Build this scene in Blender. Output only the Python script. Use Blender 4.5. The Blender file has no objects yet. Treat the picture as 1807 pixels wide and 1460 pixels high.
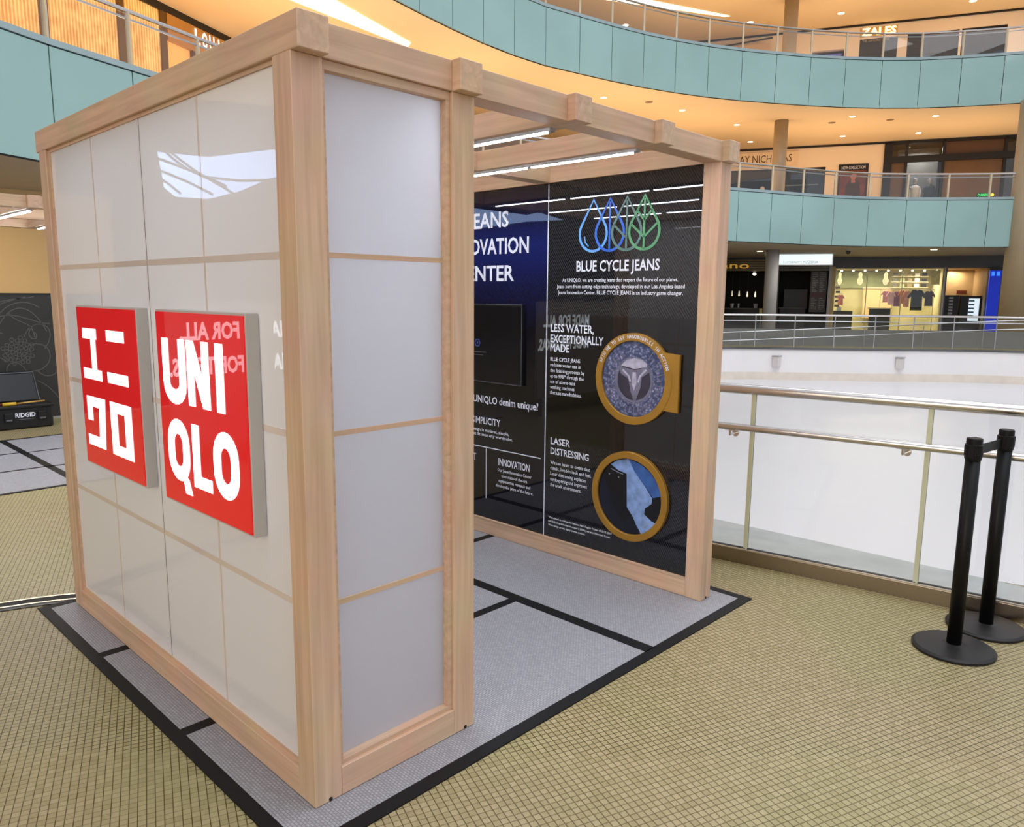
import bpy, bmesh, math, random
from mathutils import Vector, Matrix, geometry
random.seed(7)
S = bpy.context.scene
COL = S.collection
PI = math.pi
# ------------------------------------------------------------------ camera, world, lights, exposure
cd = bpy.data.cameras.new('camera'); cam = bpy.data.objects.new('camera', cd); COL.objects.link(cam)
cd.sensor_fit = 'HORIZONTAL'; cd.sensor_width = 36.0; cd.lens = 1347.65 / 1807 * 36.0
cd.clip_start = 0.05; cd.clip_end = 400
cam.matrix_world = Matrix(((0.694628, 0.105257, -0.711627, -1.171), (-0.719317, 0.113594, -0.685332, -1.984),
                           (0.0087, 0.987936, 0.154619, 1.642), (0, 0, 0, 1)))
S.camera = cam
w = bpy.data.worlds.new('world'); S.world = w; w.use_nodes = True
bg = w.node_tree.nodes['Background']; bg.inputs[0].default_value = (0.86, 0.91, 1.0, 1); bg.inputs[1].default_value = .85
S.view_settings.view_transform = 'Standard'; S.view_settings.look = 'None'
S.view_settings.gamma = 1; S.view_settings.use_curve_mapping = False
S.view_settings.exposure = 0.0

def area(name, loc, size, power, color, rot=(0, 0, 0), sy=None):
    l = bpy.data.lights.new(name, 'AREA'); l.energy = power; l.color = color
    l.shape = 'RECTANGLE'; l.size = size; l.size_y = sy or size
    o = bpy.data.objects.new(name, l); COL.objects.link(o); o.location = loc; o.rotation_euler = rot
    return o
WARM = (1.0, 0.66, 0.35)
UP = (PI, 0, 0)
# warm cove uplights standing on the gallery floors, washing the soffits
for i, (x, y, z, s, p) in enumerate([
        (31.8, 11.5, 5.3, 4.5, 900), (35.0, 7.0, 5.3, 4.0, 700), (27.0, 15.0, 5.3, 4.5, 900), (21.5, 15.5, 5.3, 5, 1100),
        (15.5, 16.5, 5.3, 4.5, 1100), (9.5, 15.5, 5.3, 4, 1000), (4.0, 14.2, 5.3, 3, 700),
        (32.0, 11.8, 10.4, 4.5, 800), (35.3, 6.8, 10.4, 4.0, 700), (28, 15.5, 10.4, 4.5, 800), (21.5, 17, 10.4, 5, 900)]):
    area('cove_uplight', (x, y, z), s, p * .155, WARM, UP)
area('concourse_light', (28.5, 9.8, 3.4), 3.5, 70, (1, .9, .8))
area('concourse_light', (31.5, 8.0, 3.4), 3.5, 70, (1, .9, .8))
area('concourse_light', (2.0, 12.6, 3.4), 2.0, 75, (1, .80, .52))
SKYLIGHT = area('skylight', (2.5, -5, 15.5), 13, 1100, (0.92, 0.95, 1.0))
area('skylight', (16, 0, 15.5), 14, 1500, (0.92, 0.95, 1.0))

area('left_fill', (-15, -4, 5.5), 9, 1050, (1, .85, .70), (0, -PI / 2, 0), 10)  # unseen warm fill lamp, added to brighten the left-facing sides

# ------------------------------------------------------------------ materials
def lin(c):
    return tuple((v / 12.92 if v <= 0.04045 else ((v + 0.055) / 1.055) ** 2.4) for v in [x / 255 for x in c])
MATS = {}
def newmat(name):
    m = bpy.data.materials.new(name); m.use_nodes = True; MATS[name] = m
    return m, m.node_tree.nodes, m.node_tree.links, m.node_tree.nodes['Principled BSDF']
def var(nt, lk, col, amt, scale, vec=None, detail=3):
    """colour varied by noise"""
    n = nt.new('ShaderNodeTexNoise'); n.inputs['Scale'].default_value = scale; n.inputs['Detail'].default_value = detail
    r = nt.new('ShaderNodeValToRGB'); r.color_ramp.elements[0].position = .3; r.color_ramp.elements[1].position = .7
    r.color_ramp.elements[0].color = (*[v * (1 - amt) for v in col], 1); r.color_ramp.elements[1].color = (*[min(1, v * (1 + amt)) for v in col], 1)
    if vec is None:
        g = nt.new('ShaderNodeNewGeometry'); vec = g.outputs['Position']
    lk.new(vec, n.inputs['Vector']); lk.new(n.outputs['Fac'], r.inputs[0])
    return r.outputs[0], n
def plain(name, c, rough=.5, metal=0, amt=.06, scale=3, spec=.5, coat=0, coatr=.03, emit=None, es=0, bump=0):
    m, nt, lk, b = newmat(name)
    col = lin(c)
    out, n = var(nt, lk, col, amt, scale)
    lk.new(out, b.inputs['Base Color'])
    b.inputs['Roughness'].default_value = rough; b.inputs['Metallic'].default_value = metal
    b.inputs['Specular IOR Level'].default_value = spec
    b.inputs['Coat Weight'].default_value = coat; b.inputs['Coat Roughness'].default_value = coatr
    if emit:
        b.inputs['Emission Color'].default_value = (*lin(emit), 1); b.inputs['Emission Strength'].default_value = es
    if bump:
        bp = nt.new('ShaderNodeBump'); bp.inputs['Strength'].default_value = bump; bp.inputs['Distance'].default_value = .002
        lk.new(n.outputs['Fac'], bp.inputs['Height']); lk.new(bp.outputs[0], b.inputs['Normal'])
    return m
def wood(name, axis, c=(216, 184, 157)):
    m, nt, lk, b = newmat(name)
    g = nt.new('ShaderNodeNewGeometry'); mp = nt.new('ShaderNodeMapping')
    sc = [38, 38, 38]; sc[axis] = 1.6; mp.inputs['Scale'].default_value = sc
    lk.new(g.outputs['Position'], mp.inputs['Vector'])
    n = nt.new('ShaderNodeTexNoise'); n.inputs['Scale'].default_value = 1.0; n.inputs['Detail'].default_value = 5; n.inputs['Distortion'].default_value = .6
    lk.new(mp.outputs[0], n.inputs['Vector'])
    r = nt.new('ShaderNodeValToRGB'); col = lin(c)
    e = r.color_ramp.elements; e[0].position = .28; e[1].position = .72
    e[0].color = (col[0] * .80, col[1] * .76, col[2] * .72, 1); e[1].color = (col[0] * 1.06, col[1] * 1.04, col[2] * 1.02, 1)
    lk.new(n.outputs['Fac'], r.inputs[0])
    n2 = nt.new('ShaderNodeTexNoise'); n2.inputs['Scale'].default_value = 4.5; lk.new(g.outputs['Position'], n2.inputs['Vector'])
    mx = nt.new('ShaderNodeMix'); mx.data_type = 'RGBA'; mx.blend_type = 'MULTIPLY'; mx.inputs[0].default_value = .25
    lk.new(r.outputs[0], mx.inputs[6]); lk.new(n2.outputs['Color'], mx.inputs[7])
    hs = nt.new('ShaderNodeHueSaturation'); hs.inputs['Saturation'].default_value = 1.02; hs.inputs['Value'].default_value = 1.1
    lk.new(mx.outputs[2], hs.inputs['Color']); lk.new(hs.outputs[0], b.inputs['Base Color'])
    b.inputs['Roughness'].default_value = .5; b.inputs['Specular IOR Level'].default_value = .3
    bp = nt.new('ShaderNodeBump'); bp.inputs['Strength'].default_value = .06; bp.inputs['Distance'].default_value = .001
    lk.new(n.outputs['Fac'], bp.inputs['Height']); lk.new(bp.outputs[0], b.inputs['Normal'])
    return m
WX, WY, WZ = wood('maple_x', 0), wood('maple_y', 1), wood('maple_z', 2)

TILE = .0258; TROT = math.radians(20.7)
def tile_mat(name, mortar):
    m, nt, lk, b = newmat(name)
    g = nt.new('ShaderNodeNewGeometry'); mp = nt.new('ShaderNodeMapping'); mp.inputs['Rotation'].default_value = (0, 0, TROT)
    lk.new(g.outputs['Position'], mp.inputs['Vector'])
    br = nt.new('ShaderNodeTexBrick'); br.offset = 0; br.squash = 1
    br.inputs['Scale'].default_value = 1; br.inputs['Brick Width'].default_value = TILE; br.inputs['Row Height'].default_value = TILE
    br.inputs['Mortar Size'].default_value = mortar; br.inputs['Mortar Smooth'].default_value = .1; br.inputs['Bias'].default_value = 0
    br.inputs['Color1'].default_value = (*lin((154, 143, 102)), 1); br.inputs['Color2'].default_value = (*lin((169, 157, 118)), 1)
    br.inputs['Mortar'].default_value = (*lin((84, 72, 40)), 1)
    lk.new(mp.outputs[0], br.inputs['Vector'])
    n = nt.new('ShaderNodeTexNoise'); n.inputs['Scale'].default_value = .7; n.inputs['Detail'].default_value = 2
    lk.new(g.outputs['Position'], n.inputs['Vector'])
    r = nt.new('ShaderNodeValToRGB'); r.color_ramp.elements[0].position = .42; r.color_ramp.elements[1].position = .6
    r.color_ramp.elements[0].color = (.94, .97, .90, 1); r.color_ramp.elements[1].color = (1.0, .95, 1.0, 1)
    lk.new(n.outputs['Fac'], r.inputs[0])
    mx = nt.new('ShaderNodeMix'); mx.data_type = 'RGBA'; mx.blend_type = 'MULTIPLY'; mx.inputs[0].default_value = 1
    lk.new(br.outputs['Color'], mx.inputs[6]); lk.new(r.outputs[0], mx.inputs[7]); lk.new(mx.outputs[2], b.inputs['Base Color'])
    b.inputs['Roughness'].default_value = .42; b.inputs['Specular IOR Level'].default_value = .3
    bp = nt.new('ShaderNodeBump'); bp.inputs['Strength'].default_value = .6; bp.inputs['Distance'].default_value = .0012; bp.invert = True
    n3 = nt.new('ShaderNodeTexNoise'); n3.inputs['Scale'].default_value = 60; lk.new(g.outputs['Position'], n3.inputs['Vector'])
    ad = nt.new('ShaderNodeMath'); ad.operation = 'MULTIPLY_ADD'; ad.inputs[1].default_value = .5
    lk.new(n3.outputs['Fac'], ad.inputs[0]); lk.new(br.outputs['Fac'], ad.inputs[2])
    lk.new(ad.outputs[0], bp.inputs['Height']); lk.new(bp.outputs[0], b.inputs['Normal'])
    return m
FLOOR = tile_mat('mosaic_floor', .0019)
TILETOP = tile_mat('mosaic_tile', 0.0)

def weave_mat(name, c1, c2):
    m, nt, lk, b = newmat(name)
    g = nt.new('ShaderNodeNewGeometry'); mp = nt.new('ShaderNodeMapping'); mp.inputs['Rotation'].default_value = (0, 0, PI / 2)
    lk.new(g.outputs['Position'], mp.inputs['Vector'])
    br = nt.new('ShaderNodeTexBrick'); br.offset = .5
    br.inputs['Scale'].default_value = 1; br.inputs['Brick Width'].default_value = .016; br.inputs['Row Height'].default_value = .0105
    br.inputs['Mortar Size'].default_value = .0016; br.inputs['Mortar Smooth'].default_value = .6
    br.inputs['Color1'].default_value = (*lin(c1), 1); br.inputs['Color2'].default_value = (*lin(c2), 1)
    br.inputs['Mortar'].default_value = (*[v * .62 for v in lin(c1)], 1)
    lk.new(mp.outputs[0], br.inputs['Vector']); lk.new(br.outputs['Color'], b.inputs['Base Color'])
    b.inputs['Roughness'].default_value = .5; b.inputs['Specular IOR Level'].default_value = .4
    bp = nt.new('ShaderNodeBump'); bp.inputs['Strength'].default_value = .5; bp.inputs['Distance'].default_value = .001; bp.invert = True
    lk.new(br.outputs['Fac'], bp.inputs['Height']); lk.new(bp.outputs[0], b.inputs['Normal'])
    return m
TATAMI = weave_mat('woven_grey_mat', (150, 149, 154), (166, 165, 170))

def glass_mat(name, tint=(1, 1, 1), ior=1.5, extra=0.0):
    """thin clear sheet: see-through with fresnel reflection"""
    m, nt, lk, b = newmat(name); nt.remove(b)
    out = nt['Material Output']
    t = nt.new('ShaderNodeBsdfTransparent'); t.inputs[0].default_value = (*tint, 1)
    gl = nt.new('ShaderNodeBsdfGlossy'); gl.inputs['Roughness'].default_value = .01
    fr = nt.new('ShaderNodeFresnel'); gb = nt.new('ShaderNodeNewGeometry'); mi = nt.new('ShaderNodeMapRange')
    mi.inputs[3].default_value = ior; mi.inputs[4].default_value = 1 / ior; lk.new(gb.outputs['Backfacing'], mi.inputs[0]); lk.new(mi.outputs[0], fr.inputs['IOR'])
    ad = nt.new('ShaderNodeMath'); ad.operation = 'ADD'; ad.inputs[1].default_value = extra; ad.use_clamp = True
    n = nt.new('ShaderNodeTexNoise'); n.inputs['Scale'].default_value = .8
    r = nt.new('ShaderNodeMath'); r.operation = 'MULTIPLY_ADD'; r.inputs[1].default_value = .02; r.inputs[2].default_value = 0
    lk.new(n.outputs['Fac'], r.inputs[0]); lk.new(r.outputs[0], gl.inputs['Roughness'])
    mx = nt.new('ShaderNodeMixShader'); lk.new(fr.outputs[0], ad.inputs[0]); lk.new(ad.outputs[0], mx.inputs[0])
    lk.new(t.outputs[0], mx.inputs[1]); lk.new(gl.outputs[0], mx.inputs[2]); lk.new(mx.outputs[0], out.inputs[0])
    return m
CLEAR = glass_mat('clear_glass', (.95, .955, .95))
SHOPGLASS = glass_mat('shop_glass', (.95, .97, .96))
SMOKE = glass_mat('smoked_glass', (.42, .42, .40), extra=.03)

ACRYL = plain('white_acrylic', (234, 228, 224), .35, amt=.015, scale=1.2, spec=.4, coat=1, coatr=.012)
MATS['white_acrylic'].node_tree.nodes['Principled BSDF'].inputs['Coat IOR'].default_value = 1.75
ACRYLBAR = plain('bar_behind_acrylic', (226, 209, 198), .35, amt=.03, scale=6, spec=.4, coat=1, coatr=.012)
MATS['bar_behind_acrylic'].node_tree.nodes['Principled BSDF'].inputs['Coat IOR'].default_value = 1.75
FROST = plain('frosted_acrylic', (160, 160, 170), .3, amt=.02, scale=1.5, spec=.9)
def let_through(name, fac, tint):
    """sheet that passes diffuse light from behind"""
    _n = MATS[name].node_tree; _b = _n.nodes['Principled BSDF']
    _t = _n.nodes.new('ShaderNodeBsdfTranslucent'); _t.inputs[0].default_value = (*tint, 1)
    _m = _n.nodes.new('ShaderNodeMixShader'); _m.inputs[0].default_value = fac
    _n.links.new(_b.outputs[0], _m.inputs[1]); _n.links.new(_t.outputs[0], _m.inputs[2]); _n.links.new(_m.outputs[0], _n.nodes['Material Output'].inputs[0])
let_through('frosted_acrylic', .55, (.88, .90, 1.0)); let_through('white_acrylic', .17, (.92, .95, 1.0))
TEAL = plain('teal_glass', (146, 180, 174), .08, amt=.09, scale=.35, spec=.8)
TEALCAP = plain('fascia_cap', (150, 170, 172), .3)
DARKLINE = plain('dark_joint', (28, 38, 42), .5)
STEEL = plain('brushed_steel', (205, 200, 196), .22, metal=1, amt=.04, scale=8)
KERBST = plain('kerb_steel', (150, 138, 124), .25, metal=1, amt=.1, scale=2)
ALU = plain('aluminium', (185, 186, 188), .35, metal=1)
GREENEDGE = plain('glass_edge', (205, 208, 178), .25, amt=.05, scale=6)
CREAM = plain('soffit_cream', (238, 214, 178), .75, amt=.02, scale=.6)
CREAMW = plain('cream_wall', (244, 226, 204), .7, amt=.03, scale=.5)
GOLDW = plain('gold_wall', (214, 184, 136), .6, amt=.05, scale=.6)
TAUPE = plain('taupe_wall', (140, 118, 92), .6, amt=.04)
GREYW = plain('grey_wall', (92, 96, 108), .6, amt=.05, scale=.8)
L1SOFF = plain('lower_soffit', (178, 170, 162), .7, amt=.03)
COLUMN = plain('column_paint', (166, 148, 120), .45, amt=.04, scale=2)
COLGREY = plain('column_grey', (168, 168, 172), .4, amt=.04, scale=2)
BLACK = plain('black_paint', (14, 13, 15), .4)
BLACKM = plain('black_powdercoat', (9, 9, 10), .45, amt=.1, scale=20, spec=.25)
BLACKB = plain('black_base', (34, 32, 32), .5, amt=.1, scale=20, spec=.3)
BAND = plain('black_edging', (9, 8, 11), .6, spec=.3)
ICE = plain('ice', (228, 226, 229), .28, amt=.015, scale=.4, spec=.4)
BOARD = plain('rink_board', (236, 232, 230), .4, amt=.02, scale=1)
LEDGE = plain('ledge', (176, 178, 176), .5, amt=.1, scale=5)
GREYCON = plain('grey_parapet', (120, 119, 112), .6, amt=.08, scale=2)
GOLDMET = plain('gold_paint', (168, 124, 44), .32, metal=.35, amt=.08, scale=6)
REDMAT = plain('red_lit_acrylic', (150, 2, 6), .3, amt=.02, spec=.1, coat=1, coatr=.01, emit=(222, 4, 14), es=.72)
LETTERLIT = plain('board_lit_letters', (235, 240, 245), .3, emit=(240, 247, 255), es=2.2)
WHITELIT = plain('white_lit_letters', (235, 240, 245), .3, emit=(240, 247, 255), es=2.2)
WHITELIT2 = plain('white_lit_letters_dim', (225, 235, 240), .3, emit=(225, 240, 245), es=1.1)
TUBE = plain('led_diffuser', (250, 250, 255), .3, emit=(240, 246, 255), es=75)
LAMP = plain('lamp_lens', (255, 245, 225), .3, emit=(255, 236, 200), es=6)
COVE = plain('cove_lens', (255, 245, 220), .3, emit=(255, 240, 205), es=2.2)
PRINTW = plain('white_print', (222, 224, 236), .3, amt=.01, spec=.4)
PRINTG = plain('grey_line_print', (84, 82, 76), .5)
SCREEN = plain('screen_glass', (22, 20, 22), .06, amt=.1, scale=2, spec=.5)
BORDERG = plain('screen_border', (90, 92, 100), .3)
def flat(name, c, **k): return plain(name, c, **k)

def graphic_mat(name, blue):
    """printed denim graphic, glossy; print colours run with height on the sheet"""
    m, nt, lk, b = newmat(name)
    g = nt.new('ShaderNodeNewGeometry'); sp = nt.new('ShaderNodeSeparateXYZ'); lk.new(g.outputs['Position'], sp.inputs[0])
    mr = nt.new('ShaderNodeMapRange'); mr.inputs[1].default_value = .1; mr.inputs[2].default_value = 2.3
    lk.new(sp.outputs['Z'], mr.inputs[0])
    r = nt.new('ShaderNodeValToRGB'); e = r.color_ramp.elements
    if blue:
        stops = [(0, (10, 9, 16)), (.2, (26, 24, 44)), (.42, (14, 12, 20)), (.6, (12, 10, 24)), (.72, (18, 22, 78)), (.84, (24, 40, 120)), (.93, (16, 20, 62)), (1, (12, 12, 30))]
    else:
        stops = [(0, (44, 43, 47)), (.12, (48, 46, 60)), (.29, (44, 43, 52)), (.3, (5, 5, 9)), (.64, (8, 7, 14)), (.65, (50, 49, 56)), (.9, (54, 54, 62)), (1, (42, 41, 46))]
    e[0].position, e[1].position = 0, 1
    e[0].color = (*lin(stops[0][1]), 1); e[1].color = (*lin(stops[-1][1]), 1)
    for p, c in stops[1:-1]:
        x = e.new(p); x.color = (*lin(c), 1)
    lk.new(mr.outputs[0], r.inputs[0])
    mp = nt.new('ShaderNodeMapping'); mp.inputs['Rotation'].default_value = (math.radians(35), 0, 0); mp.inputs['Scale'].default_value = (1, 1, 1)
    lk.new(g.outputs['Position'], mp.inputs['Vector'])
    n = nt.new('ShaderNodeTexWave'); n.bands_direction = 'Y'; n.inputs['Scale'].default_value = 24; n.inputs['Distortion'].default_value = 1.8; n.inputs['Detail'].default_value = 3; n.inputs['Detail Scale'].default_value = 6
    lk.new(mp.outputs[0], n.inputs['Vector'])
    mx = nt.new('ShaderNodeMix'); mx.data_type = 'RGBA'; mx.blend_type = 'MULTIPLY'; mx.inputs[0].default_value = .95 if not blue else .5
    lk.new(r.outputs[0], mx.inputs[6]); lk.new(n.outputs['Color'], mx.inputs[7])
    hs = nt.new('ShaderNodeHueSaturation'); hs.inputs['Value'].default_value = .7
    lk.new(mx.outputs[2], hs.inputs['Color']); lk.new(hs.outputs[0], b.inputs['Base Color'])
    b.inputs['Roughness'].default_value = .6; b.inputs['Specular IOR Level'].default_value = .05; b.inputs['Coat Weight'].default_value = 1; b.inputs['Coat Roughness'].default_value = .006
    b.inputs['Coat IOR'].default_value = 1.58
    return m
G_BLUE, G_BLACK = graphic_mat('denim_print_blue', True), graphic_mat('denim_print_black', False)

# ------------------------------------------------------------------ mesh helpers
class MB:
    def __init__(s): s.v = []; s.f = []
    def add(s, vs, fs):
        o = len(s.v); s.v += [tuple(v) for v in vs]; s.f += [tuple(i + o for i in f) for f in fs]; return s
    def box(s, x0, x1, y0, y1, z0, z1):
        return s.add([(x0, y0, z0), (x1, y0, z0), (x1, y1, z0), (x0, y1, z0), (x0, y0, z1), (x1, y0, z1), (x1, y1, z1), (x0, y1, z1)],
                     [(0, 3, 2, 1), (4, 5, 6, 7), (0, 1, 5, 4), (1, 2, 6, 5), (2, 3, 7, 6), (3, 0, 4, 7)])
    def slab(s, a, b, c, d, n):
        """quad a,b,c,d thickened along vector n"""
        a, b, c, d, n = map(Vector, (a, b, c, d, n))
        return s.add([a, b, c, d, a + n, b + n, c + n, d + n], [(0, 3, 2, 1), (4, 5, 6, 7), (0, 1, 5, 4), (1, 2, 6, 5), (2, 3, 7, 6), (3, 0, 4, 7)])
    def prism(s, poly, z0, z1):
        """closed 2-D outline extruded in z (any simple polygon)"""
        n = len(poly); tri = geometry.tessellate_polygon([[Vector((p[0], p[1], 0)) for p in poly]])
        o = len(s.v); s.v += [(p[0], p[1], z0) for p in poly] + [(p[0], p[1], z1) for p in poly]
        for t in tri: s.f.append(tuple(o + i for i in t)); s.f.append(tuple(o + n + i for i in reversed(t)))
        for i in range(n): j = (i + 1) % n; s.f.append((o + i, o + j, o + n + j, o + n + i))
        return s
    def tube(s, pts, r, seg=10, caps=True):
        pts = [Vector(p) for p in pts]; o = len(s.v); N = len(pts)
        for i, p in enumerate(pts):
            t = (pts[min(i + 1, N - 1)] - pts[max(i - 1, 0)]).normalized()
            a = Vector((0, 0, 1)) if abs(t.z) < .9 else Vector((1, 0, 0)); u = t.cross(a).normalized(); v = t.cross(u)
            rr = r[i] if isinstance(r, (list, tuple)) else r
            for k in range(seg):
                an = 2 * PI * k / seg; s.v.append(tuple(p + u * rr * math.cos(an) + v * rr * math.sin(an)))
        for i in range(N - 1):
            for k in range(seg):
                a = o + i * seg + k; b = o + i * seg + (k + 1) % seg; s.f.append((a, b, b + seg, a + seg))
        if caps: s.f.append(tuple(o + k for k in reversed(range(seg)))); s.f.append(tuple(o + (N - 1) * seg + k for k in range(seg)))
        return s
    def lathe(s, cx, cy, prof, seg=32, sx=1, sy=1):
        """prof: (radius, z) list"""
        o = len(s.v); N = len(prof)
        for r, z in prof:
            for k in range(seg):
                an = 2 * PI * k / seg; s.v.append((cx + r * sx * math.cos(an), cy + r * sy * math.sin(an), z))
        for i in range(N - 1):
            for k in range(seg):
                a = o + i * seg + k; b = o + i * seg + (k + 1) % seg; s.f.append((a, b, b + seg, a + seg))
        s.f.append(tuple(o + k for k in reversed(range(seg)))); s.f.append(tuple(o + (N - 1) * seg + k for k in range(seg)))
        return s
    def build(s, name, mat, parent=None, bevel=0, smooth=False):
        off = Vector((0, 0, 0)); p = parent
        while p is not None: off += p.location; p = p.parent
        me = bpy.data.meshes.new(name); me.from_pydata([tuple(Vector(v) - off) for v in s.v], [], s.f)
        me.materials.append(mat)
        bm = bmesh.new(); bm.from_mesh(me); bmesh.ops.recalc_face_normals(bm, faces=bm.faces)
        if bevel: bmesh.ops.bevel(bm, geom=list(bm.edges), offset=bevel, segments=1, affect='EDGES', clamp_overlap=True)
        bm.to_mesh(me); bm.free()
        if smooth:
            for f in me.polygons: f.use_smooth = len(f.vertices) == 4
        o = bpy.data.objects.new(name, me); COL.objects.link(o)
        if parent is not None: o.parent = parent
        return o
def box(name, x0, x1, y0, y1, z0, z1, mat, parent=None, bevel=0): return MB().box(x0, x1, y0, y1, z0, z1).build(name, mat, parent, bevel)
def tag(o, label=None, cat=None, group=None, kind=None):
    if label: o['label'] = label
    if cat: o['category'] = cat
    if group: o['group'] = group
    if kind: o['kind'] = kind
    return o
def thing(name, label, cat, loc=(0, 0, 0), group=None):
    o = bpy.data.objects.new(name, None); COL.objects.link(o); o.location = loc; o.empty_display_size = .2
    return tag(o, label, cat, group)
def struct(o): o['kind'] = 'structure'; return o
def dup(root, loc, label=None):
    r = root.copy(); COL.objects.link(r); r.location = loc
    if label: r['label'] = label
    for ch in list(root.children):
        c = ch.copy(); COL.objects.link(c); c.parent = r
        for g in ch.children:
            d = g.copy(); COL.objects.link(d); d.parent = c
    return r

# frames: flat artwork on vertical planes.  F = (origin, u direction, normal)
class Frame:
    def __init__(s, o, u, n): s.o = Vector(o); s.u = Vector(u).normalized(); s.n = Vector(n).normalized(); s.v = Vector((0, 0, 1))
    def p(s, a, b, d=0): return s.o + s.u * a + s.v * b + s.n * d
    def poly(s, mb, pts, d0, d1):
        """filled outline between depths d0 and d1"""
        n = len(pts); tri = geometry.tessellate_polygon([[Vector((p[0], p[1], 0)) for p in pts]])
        o = len(mb.v); mb.v += [tuple(s.p(a, b, d0)) for a, b in pts] + [tuple(s.p(a, b, d1)) for a, b in pts]
        for t in tri: mb.f.append(tuple(o + i for i in t)); mb.f.append(tuple(o + n + i for i in reversed(t)))
        for i in range(n): j = (i + 1) % n; mb.f.append((o + i, o + j, o + n + j, o + n + i))
        return mb
    def rect(s, mb, a0, a1, b0, b1, d0, d1): return s.poly(mb, [(a0, b0), (a1, b0), (a1, b1), (a0, b1)], d0, d1)
    def ribbon(s, mb, pts, w, d0, d1, closed=False):
        P = [Vector((p[0], p[1])) for p in pts]; N = len(P)
        L, R_ = [], []
        for i in range(N):
            a = P[(i - 1) % N] if (closed or i > 0) else P[i]; b = P[(i + 1) % N] if (closed or i < N - 1) else P[i]
            t = (b - a).normalized(); n = Vector((-t.y, t.x)) * w / 2
            L.append(P[i] + n); R_.append(P[i] - n)
        o = len(mb.v)
        for i in range(N):
            for q, d in ((L[i], d0), (R_[i], d0), (R_[i], d1), (L[i], d1)): mb.v.append(tuple(s.p(q.x, q.y, d)))
        for i in range(N if closed else N - 1):
            a = o + 4 * i; b = o + 4 * ((i + 1) % N)
            for k in range(4): mb.f.append((a + k, a + (k + 1) % 4, b + (k + 1) % 4, b + k))
        if not closed: mb.f.append((o, o + 1, o + 2, o + 3)); e = o + 4 * (N - 1); mb.f.append((e + 3, e + 2, e + 1, e))
        return mb
    def ring(s, mb, c, r0, r1, d0, d1, seg=48):
        o = len(mb.v)
        for k in range(seg):
            an = 2 * PI * k / seg; x, y = math.cos(an), math.sin(an)
            for r, d in ((r0, d0), (r1, d0), (r1, d1), (r0, d1)): mb.v.append(tuple(s.p(c[0] + r * x, c[1] + r * y, d)))
        for k in range(seg):
            a = o + 4 * k; b = o + 4 * ((k + 1) % seg)
            for j in range(4): mb.f.append((a + j, a + (j + 1) % 4, b + (j + 1) % 4, b + j))
        return mb
    def disc(s, mb, c, r, d0, d1, seg=48): return s.poly(mb, [(c[0] + r * math.cos(2 * PI * k / seg), c[1] + r * math.sin(2 * PI * k / seg)) for k in range(seg)], d0, d1)

_T = {}
def glyphs(txt, bold=0.0):
    key = (txt, bold)
    if key not in _T:
        cu = bpy.data.curves.new('t', 'FONT'); cu.body = txt; cu.size = 1; cu.offset = bold; cu.resolution_u = 2; cu.fill_mode = 'FRONT'
        ob = bpy.data.objects.new('t', cu); COL.objects.link(ob)
        dg = bpy.context.evaluated_depsgraph_get(); me = bpy.data.meshes.new_from_object(ob.evaluated_get(dg))
        _T[key] = ([v.co.copy() for v in me.vertices], [tuple(p.vertices) for p in me.polygons])
        bpy.data.objects.remove(ob); bpy.data.curves.remove(cu); bpy.data.meshes.remove(me)
    return _T[key]
CAPH = max(v.y for v in glyphs('H')[0])
def text(F, mb, txt, a, b, cap, width=None, align='L', bold=0.01, d=.001, squeeze=.62):
    """print txt: a = left edge / centre / right edge, b = baseline, cap = capital height"""
    vs, fs = glyphs(txt, bold)
    x0, x1 = min(v.x for v in vs), max(v.x for v in vs)
    k = cap / CAPH; kx = (width / (x1 - x0)) if width else k * squeeze
    wd = (x1 - x0) * kx; st = a if align == 'L' else (a - wd / 2 if align == 'C' else a - wd)
    o = len(mb.v)
    for v in vs: mb.v.append(tuple(F.p(st + (v.x - x0) * kx, b + v.y * k, d)))
    mb.f += [tuple(o + i for i in f) for f in fs]
    return mb
def build_flat(mb, name, mat, parent):
    off = Vector((0, 0, 0)); p = parent
    while p is not None: off += p.location; p = p.parent
    me = bpy.data.meshes.new(name); me.from_pydata([tuple(Vector(v) - off) for v in mb.v], [], mb.f); me.materials.append(mat)
    o = bpy.data.objects.new(name, me); COL.objects.link(o); o.parent = parent
    return o

# ------------------------------------------------------------------ curves of the atrium
def smooth(pts, n=12):
    out = []
    P = [Vector(p) for p in pts]
    for i in range(len(P) - 1):
        p0, p1, p2, p3 = P[max(i - 1, 0)], P[i], P[i + 1], P[min(i + 2, len(P) - 1)]
        for k in range(n):
            t = k / n
            out.append(.5 * ((2 * p1) + (p2 - p0) * t + (2 * p0 - 5 * p1 + 4 * p2 - p3) * t * t + (3 * p1 - p0 - 3 * p2 + p3) * t ** 3))
    out.append(P[-1]); return out
def resample(pts, step, through=None):
    d = [0]
    for a, b in zip(pts, pts[1:]): d.append(d[-1] + (b - a).length)
    off = 0
    if through:
        i = min(range(len(pts)), key=lambda i: (pts[i] - Vector(through)).length); off = d[i] % step
    out = []; s = off; i = 0
    while s < d[-1]:
        while d[i + 1] < s: i += 1
        t = (s - d[i]) / (d[i + 1] - d[i]); out.append(pts[i].lerp(pts[i + 1], t)); s += step
    return out
LEFT = [(-4.5, 24), (-3.5, 16), (-3, 13), (-2.2, 11.3), (-1, 10.45), (.3, 10.2), (1.5, 10.55), (2.65, 11.13), (3.94, 11.6), (7, 12.6)]
C3 = smooth(LEFT + [(9.5, 13.35), (12, 13.97), (14.2, 14.4), (15.8, 14.58), (17.2, 14.6), (18.6, 14.38), (21.3, 13.84), (24, 12.88), (26.3, 11.6), (28.7, 9.91), (30.6, 7.95), (32, 5.6), (32.75, 3.9)])
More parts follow.
